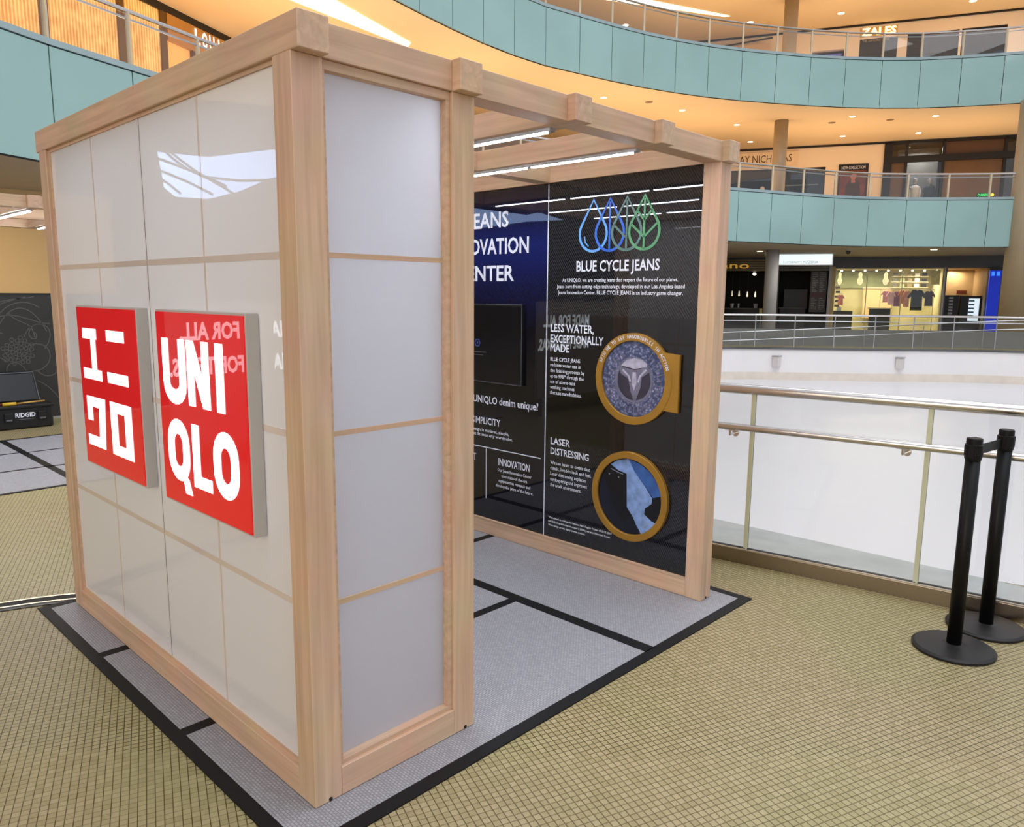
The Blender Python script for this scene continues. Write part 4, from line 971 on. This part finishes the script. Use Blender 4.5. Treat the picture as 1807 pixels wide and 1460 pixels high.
t = wthing('pizza_counter', 'dark grey counter inside the middle snack bar', 'counter', 3, 0, -1.2); wbox('cabinet', 2.2, 3.4, 0, 1.05, -1.8, -1.1, BLACK, t); wbox('splash_panel', 2.35, 3.45, 1.0, 2.0, -1.9, -1.85, plain('splash_grey', (62, 62, 66), .4), t); wbox('worktop', 2.15, 3.45, 1.05, 1.1, -1.85, -1.05, GREYIN, t)
t = wthing('shop_pilaster', 'grey and gold pilaster between the menu board and the boutique window', 'pilaster', 4.46, 0); wbox('grey_face', 4.33, 4.46, 0, 3.25, .0, .14, COLGREY, t); wbox('gold_face', 4.46, 4.6, 0, 3.05, 0, .12, plain('pilaster_gold', (176, 150, 92), .4), t)
t = wthing('shop_pilaster', 'slim pale pilaster right of the boutique window', 'pilaster', 9.2, 0); wbox('face', 9.14, 9.2, 0, 3.0, 0, .1, COLGREY, t); wbox('reveal', 9.2, 9.26, 0, 3.0, 0, .06, GREYW, t)
# boutique
t = wthing('boutique_window', 'wide boutique shop window with bright interior', 'shop window', 6.9, 0)
for a, b in ((4.62, 5.98), (6.02, 7.46), (7.50, 9.12)): wbox('glass_pane', a, b, .1, 2.92, -.08, -.065, SHOPGLASS, t)
FRM = plain('window_frame_pale', (206, 196, 170), .4)
for a in (4.6, 5.98, 7.46, 9.10): wbox('mullion', a, a + .035, 0, 2.98, -.1, -.04, FRM, t)
wbox('head', 4.6, 9.14, 2.93, 2.98, -.1, -.03, FRM, t); wbox('sill', 4.6, 9.14, 0, .1, -.1, -.03, FRM, t)
SIGE = plain('boutique_green', (150, 158, 118), .6, amt=.15, scale=2)
t = wthing('boutique_backdrop', 'green and cream painted panels at the back of the boutique', 'wall panel', 6, 1.5, -3.3)
wbox('green_panel', 4.7, 7.2, 2.1, 2.9, -3.4, -3.3, SIGE, t); wbox('cream_panel', 6.1, 7.4, .6, 2.1, -3.2, -3.1, plain('panel_peach', (226, 196, 148), .6), t); wbox('shelf_edge', 6.05, 7.45, 2.08, 2.14, -3.1, -3.0, FRM, t)
for k, (u, s) in enumerate([(4.85, .9), (5.75, 1.1), (6.85, 1.1)]):
    o = wthing('pendant_lamp', 'pale gourd shaped pendant in the boutique, %s of three' % ('leftmost', 'middle', 'rightmost')[k], 'lamp', u, 2.5, -.8); v = FW.p(u, 2.3, -.8)
    MB().lathe(v.x, v.y, [(.02, 2.2), (.09 * s, 2.28), (.12 * s, 2.42), (.06 * s, 2.58), (.08 * s, 2.7), (.03, 2.82)], 14).build('shade', plain('gourd_%d' % k, (236, 226, 180), .4, emit=(255, 236, 180), es=.8), o, 0, True)
    MB().tube([(v.x, v.y, 2.8), (v.x, v.y, 2.97)], .008, 5).build('cord', FRM, o)
for k in range(9):
    u = 4.9 + k * .5; o = wthing('track_spot', '%s of nine bright track spotlights at the boutique ceiling, from its left' % ('first', 'second', 'third', 'fourth', 'fifth', 'sixth', 'seventh', 'eighth', 'last')[k], 'lamp', u, 2.9, -.4); v = FW.p(u, 2.88, -.4)
    MB().lathe(v.x, v.y, [(.045, 2.84), (.05, 2.90)], 10).build('lens', LAMP, o); MB().tube([(v.x, v.y, 2.9), (v.x, v.y, 2.97)], .02, 6).build('stem', FRM, o)
def garment(u, z, d, wd, h, c, lb, dark=False):
    o = wthing('hanging_garment', lb, 'clothes', u, z, d)
    m = plain('cloth_' + o.name, c, .8, amt=.15, scale=9)
    mb = MB(); FW.poly(mb, [(u - wd * .32, z - h), (u + wd * .34, z - h), (u + wd * .30, z - h * .3), (u + wd * .46, z - h * .42), (u + wd * .52, z - h * .34), (u + wd * .28, z - .02), (u + wd * .1, z), (u, z - .04), (u - wd * .1, z), (u - wd * .28, z - .02), (u - wd * .52, z - h * .34), (u - wd * .46, z - h * .42), (u - wd * .3, z - h * .3)], d, d + .1)
    mb.build('cloth', m, o, .008); v = FW.p(u, z, d + .05)
    MB().tube([tuple(FW.p(u - wd * .25, z, d + .05)), tuple(FW.p(u, z + .06, d + .05)), tuple(FW.p(u + wd * .25, z, d + .05))], .008, 5).build('hanger', FRM, o)
for a in [(6.95, 1.95, -1.2, .42, .55, (206, 150, 166), 'dusty pink top on the boutique rail'), (7.15, 1.9, -1.0, .40, .6, (238, 190, 200), 'pale pink top with white print on the boutique rail'),
          (7.42, 1.92, -1.1, .42, .7, (150, 96, 130), 'mauve top beside the pink ones'), (7.62, 1.98, -1.0, .34, .62, (226, 140, 70), 'orange top beside the mauve one'), (7.8, 1.95, -.9, .36, .75, (236, 160, 130), 'peach top left of the black dress'),
          (8.2, 2.0, -.7, .75, .95, (26, 30, 26), 'large black jacket in the boutique window'), (8.72, 1.95, -.8, .5, .7, (44, 22, 26), 'dark maroon top right of the black jacket'),
          (4.95, 1.75, -.8, .36, .5, (232, 140, 120), 'coral top near the left end of the boutique')]: garment(*a)
t = wthing('clothes_rail', 'metal clothes rail holding the tops in the boutique', 'rail', 7.7, 0, -1)
MB().tube([tuple(FW.p(6.7, 0, -1)), tuple(FW.p(6.7, 2.03, -1)), tuple(FW.p(8.95, 2.03, -1)), tuple(FW.p(8.95, 0, -1))], .015, 6).build('frame', ALU, t)
t = wthing('display_table', 'black box table at the foot of the boutique window', 'table', 6.6, 0, -.9); wbox('top', 6.2, 7.2, 1.1, 1.15, -1.1, -.6, FRM, t); wbox('body', 6.25, 7.15, 0, 1.1, -1.05, -.65, BLACK, t)
t = wthing('display_plinth', 'low black display plinth with small goods at the left of the boutique', 'plinth', 5, 0, -.6); wbox('body', 4.66, 5.5, 0, .98, -.9, -.4, BLACK, t); wbox('goods', 4.8, 5.0, .98, 1.15, -.7, -.5, PRINTW, t)
t = wthing('shoe_shelf', 'shelf unit of small dark items at the left end of the boutique', 'shelf', 4.85, 1, -1.2)
for k in range(6): wbox('shelf', 4.66, 5.05, 1.15 + k * .22, 1.17 + k * .22, -1.3, -1.1, FRM, t); wbox('goods', 4.7 + .03 * (k % 2), 4.92, 1.17 + k * .22, 1.27 + k * .22, -1.28, -1.15, DARKIN if k % 2 else BROWNIN, t)
t = wthing('wall_shelf', 'high shelf of shiny bags and shoes in the right of the boutique', 'shelf', 8, 2.3, -2.5)
for k in range(3): wbox('board', 7.3, 8.9, 2.12 + k * .26, 2.15 + k * .26, -2.9, -2.6, FRM, t)
for k in range(15): u = 7.35 + (k % 5) * .32; z = 2.15 + (k // 5) * .26; wbox('goods', u, u + .2, z, z + .16, -2.8, -2.65, [GREYIN, PRINTW, SIGE, DARKIN, SLAT][(k * 7) % 5], t)
t = wthing('yellow_poster', 'yellow poster at the right end of the boutique window', 'poster', 8.85, 2.6, -.2); wbox('sheet', 8.66, 9.02, 2.25, 2.88, -.16, -.15, plain('poster_yellow', (214, 190, 40), .5, amt=.3, scale=7), t); wbox('edge', 8.64, 9.04, 2.23, 2.25, -.17, -.14, FRM, t)
for (u, z, pw, c) in ((5.5, 2.8, 60, (1, .88, .62)), (7.0, 2.8, 60, (1, .88, .62)), (8.4, 2.8, 60, (1, .86, .62))):
    v = FW.p(u, z, -1.6); area('boutique_lamp', (v.x, v.y, z), 1.0, pw, c)
v = FW.p(10, 2.8, -2.6); area('arcade_lamp', (v.x, v.y, 2.9), .6, 26, (1, .8, .55))
# arcade end
t = wthing('drinks_cooler', 'black vending machine with pale lettering in the arcade opening', 'vending machine', 9.7, 0, -.8); wbox('cabinet', 9.3, 9.95, 0, 1.76, -1.3, -.7, plain('cooler_navy', (18, 18, 34), .4), t)
mb = MB()
for k in range(7): FW.rect(mb, 9.55, 9.72, .75 + k * .14, .84 + k * .14, -.7, -.69)
mb.build('markings', COLGREY, t)
t = wthing('drinks_cooler', 'glass door cooler with bright lit shelves in the arcade opening', 'vending machine', 10.5, 0, -.8); wbox('cabinet', 10.02, 10.85, 0, 1.74, -1.3, -.72, BLACK, t); wbox('lit_door', 10.36, 10.78, .6, 1.62, -.72, -.70, plain('cooler_light', (220, 235, 245), .3, emit=(215, 232, 245), es=.9), t)
mb = MB()
for k in range(5): FW.rect(mb, 10.36, 10.58, .8 + k * .17, .87 + k * .17, -.70, -.69)
mb.build('cans', plain('cans_blue', (96, 140, 150), .4), t)
t = wthing('blue_lit_pillar', 'glowing blue lit pillar beside the thick column', 'pillar', 11.1, 0); wbox('shaft', 10.9, 11.34, 0, 2.86, .02, .2, plain('blue_paint', (20, 50, 190), .4, emit=(10, 50, 220), es=.35), t); wbox('cap', 10.86, 11.38, 2.86, 3.0, 0, .24, BLACK, t)
for u in (11.02, 11.22): wbox('lamp', u - .06, u + .06, 2.62, 2.8, .2, .21, plain('blue_lamp%d' % int(u * 100), (60, 120, 255), .4, emit=(40, 110, 255), es=1.6), t)
t = wthing('red_notice', 'small dark red notice on the arcade back wall', 'sign', 10.4, 1.95, -2.9); wbox('card', 10.2, 10.62, 1.86, 2.0, -2.95, -2.9, plain('notice_red', (110, 42, 30), .5), t); wbox('frame', 10.18, 10.64, 1.84, 1.86, -2.96, -2.89, BLACK, t)

# middle gallery fronts
t = wthing('name_sign', 'cream sign board with thin dark lettering behind the round column', 'sign', 1, 8.1)
wbox('board', -1.4, 2.62, 7.76, 8.40, 0, .06, plain('sign_cream', (244, 220, 190), .5), t)
build_flat(text(FW, MB(), 'LINDSAY NICHOLAS', -1.0, 7.93, .33, 3.35, 'L', .004, .062), 'lettering', plain('bronze_print', (70, 48, 24), .4), t)
t = wthing('gallery_window', 'long dark shop window under the cream sign board', 'shop window', 1.7, 5)
for a, b in ((-.5, 1.5), (1.54, 3.05), (3.09, 3.84)): wbox('glass_pane', a, b, 5.05, 7.58, -.1, -.085, SMOKE, t)
for a in (-.5, 1.5, 3.05, 3.80): wbox('mullion', a, a + .05, 5, 7.62, -.12, -.06, BLACK, t)
wbox('head', -.5, 3.86, 7.56, 7.62, -.12, -.02, BLACK, t)
wbox('light_bar', 1.9, 3.6, 7.0, 7.05, -1.5, -1.4, plain('bar_light', (200, 200, 180), .4, emit=(220, 220, 190), es=.8), t)
t = wthing('round_display_bust', 'small pale round display head at the foot of the dark gallery window', 'display head', 1.1, 6.5, -.3); v = FW.p(1.1, 6.6, .1)
MB().lathe(v.x, v.y, [(.02, 6.5), (.10, 6.55), (.13, 6.66), (.10, 6.78), (.02, 6.82)], 14).build('head', PRINTW, t, 0, True); MB().lathe(v.x, v.y, [(.05, 5.0), (.05, 6.5)], 10).build('stand', PRINTW, t)
t = wthing('fashion_poster', 'framed poster of a seated figure in dark red on the cream gallery wall', 'poster', 5.05, 6.9)
wbox('frame', 4.42, 5.68, 6.0, 7.68, 0, .05, BLACK, t)
wbox('print', 4.5, 5.6, 6.05, 7.4, .05, .055, plain('poster_maroon', (104, 50, 46), .5, amt=.5, scale=4), t)
mb = MB(); FW.poly(mb, [(4.75, 6.1), (5.4, 6.1), (5.35, 6.8), (5.2, 7.0), (4.95, 7.0), (4.8, 6.8)], .055, .06); mb.build('figure_shape', plain('poster_dark', (60, 44, 42), .5), t)
mb = MB(); FW.disc(mb, (5.07, 7.12), .13, .055, .061, 16); FW.poly(mb, [(4.98, 6.85), (5.16, 6.85), (5.14, 7.05), (5.0, 7.05)], .055, .0605); mb.build('figure_skin', plain('poster_skin', (176, 116, 96), .5, amt=.2, scale=8), t)
build_flat(text(FW, MB(), 'NEW COLLECTION', 4.55, 7.46, .13, 1.0, 'L', .01, .052), 'lettering', PRINTW, t)
t = wthing('black_shopfront', 'tall black framed shopfront with brown panels on the middle gallery', 'shopfront', 8.9, 5)
for a, b in ((6.28, 6.62), (7.15, 7.26), (8.62, 8.74), (10.98, 11.1)): wbox('frame_post', a, b, 5, 8.58, -.06, .08, BLACK, t)
wbox('transom', 6.3, 11.5, 7.64, 7.92, -.06, .1, BLACK, t); wbox('head', 6.3, 11.6, 8.46, 8.58, -.06, .08, BLACK, t); wbox('sill', 6.3, 11.6, 5, 5.15, -.06, .08, BLACK, t)
BRP = plain('brown_panel', (104, 76, 44), .35, amt=.12, scale=1.5)
wbox('brown_panel', 8.74, 10.98, 7.92, 8.46, -.05, -.03, plain('brown_panel_dark', (88, 60, 42), .4), t); wbox('brown_panel', 8.74, 10.98, 5.15, 7.64, -.05, -.03, BRP, t); wbox('brown_panel', 6.62, 7.15, 5.15, 7.64, -.05, -.03, BRP, t)
for a, b, c, d in ((6.62, 7.15, 7.92, 8.46), (7.26, 8.62, 7.92, 8.46), (7.26, 8.62, 5.15, 7.64), (11.1, 11.6, 7.92, 8.46), (11.1, 11.6, 5.15, 7.64)): wbox('glass_pane', a, b, c, d, -.05, -.04, CLEAR, t)
wbox('display_back', 7.0, 8.7, 5.15, 8.46, -1.6, -1.55, plain('display_grey', (104, 104, 100), .5, amt=.1), t)
wbox('display_back', 11.1, 11.6, 5.15, 8.46, -.9, -.85, MATS['display_grey'], t)
def mannequin(u, shirt, lb):
    o = wthing('mannequin', lb, 'mannequin', u, 5.15, -.6); v = FW.p(u, 0, -.6); z = 5.15
    sx, sy = 1.0, .62
    MB().lathe(v.x, v.y, [(.12, z), (.13, z + .85), (.16, z + .95)], 14).build('legs', DARKIN, o, 0, True)
    MB().lathe(v.x, v.y, [(.17, z + .9), (.18, z + 1.1), (.22, z + 1.35), (.23, z + 1.46), (.10, z + 1.55), (.07, z + 1.57)], 16, sx, 1).build('shirt', shirt, o, 0, True)
    for s in (-1, 1): MB().tube([tuple(FW.p(u + s * .16, z + 1.48, -.6)), tuple(FW.p(u + s * .215, z + 1.28, -.58)), tuple(FW.p(u + s * .21, z + 1.0, -.5))], [.06, .055, .04], 10).build('sleeve', shirt, o, 0, True)
    MB().lathe(v.x, v.y, [(.05, z + 1.55), (.05, z + 1.62), (.095, z + 1.7), (.09, z + 1.82), (.03, z + 1.88)], 12).build('head', COLGREY, o, 0, True)
mannequin(7.72, plain('shirt_white', (226, 228, 230), .7, amt=.1, scale=8, emit=(226, 228, 230), es=.0), 'mannequin in a white top in the black framed shopfront')
mannequin(8.32, plain('shirt_dark', (34, 36, 46), .7), 'mannequin in a dark top right of the white one')
v = FW.p(7.9, 8.3, -.8); area('display_lamp', (v.x, v.y, 8.3), .8, 50, (1, .95, .9))
t = wthing('green_neon', 'small green lit sign low in the brown shopfront panel', 'sign', 10.45, 6.1); wbox('glow_plate', 10.12, 10.8, 6.02, 6.2, .0, .01, plain('neon_back', (16, 60, 30), .5), t)
build_flat(text(FW, MB(), 'CURRENT', 10.15, 6.06, .11, .45, 'L', .02, .013), 'lettering', plain('neon_green', (60, 220, 110), .4, emit=(50, 220, 110), es=1.2), t)
mb = MB(); FW.disc(mb, (10.71, 6.11), .07, .01, .02, 12); mb.build('emblem', plain('neon_yellow', (230, 210, 60), .4, emit=(230, 210, 70), es=1.0), t)
t = wthing('patterned_ball', 'dark patterned display item low at the right of the black shopfront', 'display item', 11.25, 5.9, -.3); v = FW.p(11.25, 0, -.3)
MB().lathe(v.x, v.y, [(.02, 5.75), (.16, 5.85), (.21, 6.0), (.16, 6.15), (.02, 6.22)], 12).build('ball', plain('ball_spots', (90, 80, 84), .5, amt=.9, scale=14), t, 0, True); MB().lathe(v.x, v.y, [(.15, 5.15), (.15, 5.75)], 10).build('plinth', BLACK, t)

# top gallery fronts
GLOWL = plain('halo_letters', (255, 240, 190), .4, emit=(255, 232, 170), es=2.0)
t = wthing('jewellery_sign', 'glowing gold capital letters over the small top gallery shop window', 'sign', 5.65, 13.3)
wbox('backing', 4.9, 6.42, 13.14, 13.54, .0, .01, plain('sign_back_gold', (206, 160, 90), .5), t)
build_flat(text(FW, MB(), 'ZALES', 4.97, 13.2, .30, 1.4, 'L', .03, .05), 'lettering', GLOWL, t)
build_flat(text(FW, MB(), 'THE DIAMOND STORE', 5.02, 12.93, .10, 1.1, 'L', .0, .02), 'small_lettering', plain('small_gold', (190, 165, 110), .4), t)
def topwin(u0, u1, z1, lb, extra):
    t = wthing('top_gallery_window', lb, 'shop window', (u0 + u1) / 2, 10.2)
    wbox('glass_pane', u0 + .04, u1 - .04, 10.15, z1 - .04, -.1, -.088, SMOKE, t); wbox('head', u0, u1, z1 - .05, z1, -.12, -.02, BLACK, t)
    for a in (u0, u1 - .05): wbox('jamb', a, a + .05, 10.1, z1, -.12, -.03, BLACK, t)
    for e in extra: wbox('shelf' if e[3] - e[2] < .2 else 'display_frame', *e, -.9, -.8, FRM, t)
topwin(4.92, 6.46, 13.07, 'dark shop window with a slanted shelf under the glowing gold letters', [(5.0, 6.4, 12.55, 12.6)])
topwin(6.85, 8.86, 13.1, 'dark top gallery window with slatted wood interior', [(7.5, 8.5, 12.45, 12.5), (8.45, 8.5, 11.6, 12.45), (7.5, 7.55, 11.6, 12.45)])
topwin(8.95, 10.65, 13.12, 'rightmost dark top gallery window', [])
t = wthing('slatted_screen', 'brown slatted screen inside the middle top gallery window', 'screen', 7.8, 12, -1.2)
for k in range(12): wbox('slat', 6.9, 8.8, 11.4 + k * .14, 11.48 + k * .14, -1.6, -1.55, BROWNIN, t)
t = wthing('digital_display', 'purple lit screen low behind the top guard', 'screen', 3.6, 12.4, -.3); wbox('housing', 2.95, 4.25, 11.9, 12.72, -.5, -.42, BLACK, t); wbox('panel', 3.0, 4.2, 11.95, 12.68, -.42, -.41, plain('purple_lit', (90, 86, 140), .4, amt=.3, scale=3, emit=(96, 88, 160), es=.5), t)
t = wthing('stair_canopy', 'dark edged pale canopy roof at the left end of the top gallery wall', 'canopy', 0, 13, 1)
wbox('panel', -2.6, 1.1, 12.6, 13.2, .3, .4, plain('canopy_pale', (214, 182, 150), .6), t); MB().tube([tuple(FW.p(-2.7, 12.75, .45)), tuple(FW.p(-2.0, 13.15, .45)), tuple(FW.p(1.2, 13.4, .45))], .04, 6).build('edge_bar', BLACK, t)

# left gallery: fluted gold glass shopfront with letters
def fluted(name):
    m, nt, lk, b = newmat(name)
    g = nt.new('ShaderNodeNewGeometry'); vm = nt.new('ShaderNodeVectorMath'); vm.operation = 'DOT_PRODUCT'; vm.inputs[1].default_value = (GD.x, GD.y, 0)
    lk.new(g.outputs['Position'], vm.inputs[0]); ml = nt.new('ShaderNodeMath'); ml.operation = 'MULTIPLY'; ml.inputs[1].default_value = 75
    lk.new(vm.outputs['Value'], ml.inputs[0]); sn = nt.new('ShaderNodeMath'); sn.operation = 'SINE'; lk.new(ml.outputs[0], sn.inputs[0])
    n = nt.new('ShaderNodeTexNoise'); n.inputs['Scale'].default_value = 3; lk.new(g.outputs['Position'], n.inputs['Vector'])
    ad = nt.new('ShaderNodeMath'); ad.operation = 'MULTIPLY_ADD'; ad.inputs[1].default_value = .22; lk.new(sn.outputs[0], ad.inputs[0]); lk.new(n.outputs['Fac'], ad.inputs[2])
    r = nt.new('ShaderNodeValToRGB'); r.color_ramp.elements[0].position = .2; r.color_ramp.elements[1].position = .8
    r.color_ramp.elements[0].color = (*lin((196, 138, 62)), 1); r.color_ramp.elements[1].color = (*lin((250, 206, 132)), 1)
    lk.new(ad.outputs[0], r.inputs[0]); lk.new(r.outputs[0], b.inputs['Base Color']); lk.new(r.outputs[0], b.inputs['Emission Color'])
    b.inputs['Emission Strength'].default_value = .55; b.inputs['Roughness'].default_value = .25
    bp = nt.new('ShaderNodeBump'); bp.inputs['Strength'].default_value = .4; bp.inputs['Distance'].default_value = .02; lk.new(sn.outputs[0], bp.inputs['Height']); lk.new(bp.outputs[0], b.inputs['Normal'])
    return m
FLUTE = fluted('backlit_fluted_gold')
BRONZE = plain('bronze', (112, 88, 48), .35, metal=.6)
def gbox(name, a0, a1, b0, b1, d0, d1, mat, par):
    mb = MB(); FG.rect(mb, a0, a1, b0, b1, d0, d1); return mb.build(name, mat, par)
v = FG.p(-1, 5, 0); t = thing('fluted_shopfront', 'backlit gold fluted glass shopfront with bronze posts on the left gallery', 'shopfront', tuple(v))
posts = [-7.8, -5.5, -3.25, -1.15, .22, 1.0]
for a, b in zip(posts, posts[1:]):
    if a < .2: gbox('fluted_panel', a + .09, b - .09, 5.0, 8.42, -.1, 0, FLUTE, t)
for a in posts[:5]: gbox('post', a - .1, a + .1, 5.0, 8.42, -.12, .05, BRONZE, t)
v = FG.p(1, 5, 0); t = thing('gallery_shopfront', 'bronze fascia and pale interior opening under the white lettering', 'shopfront', tuple(v))
gbox('fascia', .34, 6.5, 7.8, 8.42, -.1, .06, plain('bronze_fascia', (186, 134, 62), .4), t); gbox('interior', .34, 1.25, 5, 7.8, -.1, -.05, plain('warm_panel', (246, 190, 110), .4, emit=(246, 190, 110), es=.35), t)
gbox('post', 1.25, 1.5, 5, 7.8, -.1, .06, BRONZE, t); gbox('interior', 1.5, 6.5, 5, 7.8, -.1, -.05, TAUPE, t)
v = FG.p(2.2, 8.1, .1); t = thing('letter_sign', 'white capital letters under the left soffit, cut off by the booth roof', 'sign', tuple(v))
for k, ch in enumerate('LOUIS VUITTON'):
    if ch == ' ': continue
    u = 1.3 + k * .285 + (-.07 if k > 3 else 0)
    build_flat(text(FG, MB(), ch, u + .11, 7.99, .36, .06 if ch == 'I' else .21, 'C', .03, .09), 'letter', WHITELIT2, t)

# ------------------------------------------------------------------ mosaic tiles near the camera, as real pieces
cu, su = math.cos(TROT), math.sin(TROT)
mwi = cam.matrix_world.inverted(); fpx = 1347.65
def scr(x, y):
    v = mwi @ Vector((x, y, 0)); return (903.5 + fpx * v.x / -v.z, 730 - fpx * v.y / -v.z, -v.z) if v.z < -.1 else None
cells = []
for i in range(-110, 110):
    for j in range(-110, 110):
        uu, vv = (i + .5) * TILE, (j + .5) * TILE
        x, y = uu * cu + vv * su, -uu * su + vv * cu
        if x > mx0 - .02 and y > my0 - .02: continue
        s = scr(x, y)
        if s and s[2] < 2.75 and -30 < s[0] < 1837 and s[1] < 1490 and (x - 2.735) ** 2 + (y + 1.135) ** 2 > .04: cells.append((s[2], x, y))
cells.sort()
h = TILE / 2 - .0012; zt = .0012
loc = [(-h, -h), (h, -h), (h, h), (-h, h)]
rot = [(a * cu + b * su, -a * su + b * cu) for a, b in loc]; rin = [(a * .93, b * .93) for a, b in rot]
tv = [(a, b, 0) for a, b in rot] + [(a, b, zt) for a, b in rin]
tf = [(4, 5, 6, 7), (0, 1, 5, 4), (1, 2, 6, 5), (2, 3, 7, 6), (3, 0, 4, 7)]
tm = bpy.data.meshes.new('mosaic_tile'); tm.from_pydata(tv, [], tf); tm.materials.append(TILETOP)
if tm.polygons[0].normal.z < 0: tm.flip_normals()
for s, x, y in cells[:300]:
    o = bpy.data.objects.new('mosaic_tile', tm); COL.objects.link(o); o.location = (x, y, 0); o.parent = floor
V, Fc = [], []
for s, x, y in cells[300:]:
    o = len(V); V += [(a + x, b + y, c) for a, b, c in tv]; Fc += [tuple(k + o for k in f) for f in tf]
me = bpy.data.meshes.new('mosaic_tiles'); me.from_pydata(V, [], Fc); me.materials.append(TILETOP)
if me.polygons[0].normal.z < 0: me.flip_normals()
o = bpy.data.objects.new('mosaic_tiles', me); COL.objects.link(o); o.parent = floor; o['kind'] = 'stuff'
print('tiles', len(cells))

for o in list(COL.objects):
    if o.parent is None and 'category' in o and 'group' not in o:
        k = o.name.split('.')[0]
        g = {'hanging_garment': 'tops hanging in the boutique', 'track_spot': 'track spotlights in the boutique', 'lightbox_sign': 'red lit square signs', 'spinning_porthole': 'gold ringed discs on the black wall',
             'tatami_mat_set': 'grey woven mats', 'exhibition_booth': 'maple booths', 'mannequin': 'mannequins in the black shopfront', 'wall_box': 'grey boxes on the rink wall', 'cup_stack': 'cups on the snack counter',
             'ceiling_grille': 'speaker grilles in the peach soffit', 'top_gallery_window': 'dark windows of the top gallery', 'drinks_cooler': 'vending machines in the arcade', 'balcony': 'teal glass balconies', 'cove_light': 'cove lights'}.get(k)
        if k == 'pendant_lamp': g = 'pendants in the boutique' if 'boutique' in o['label'] else 'pendants in the snack bar'
        if g: o['group'] = g
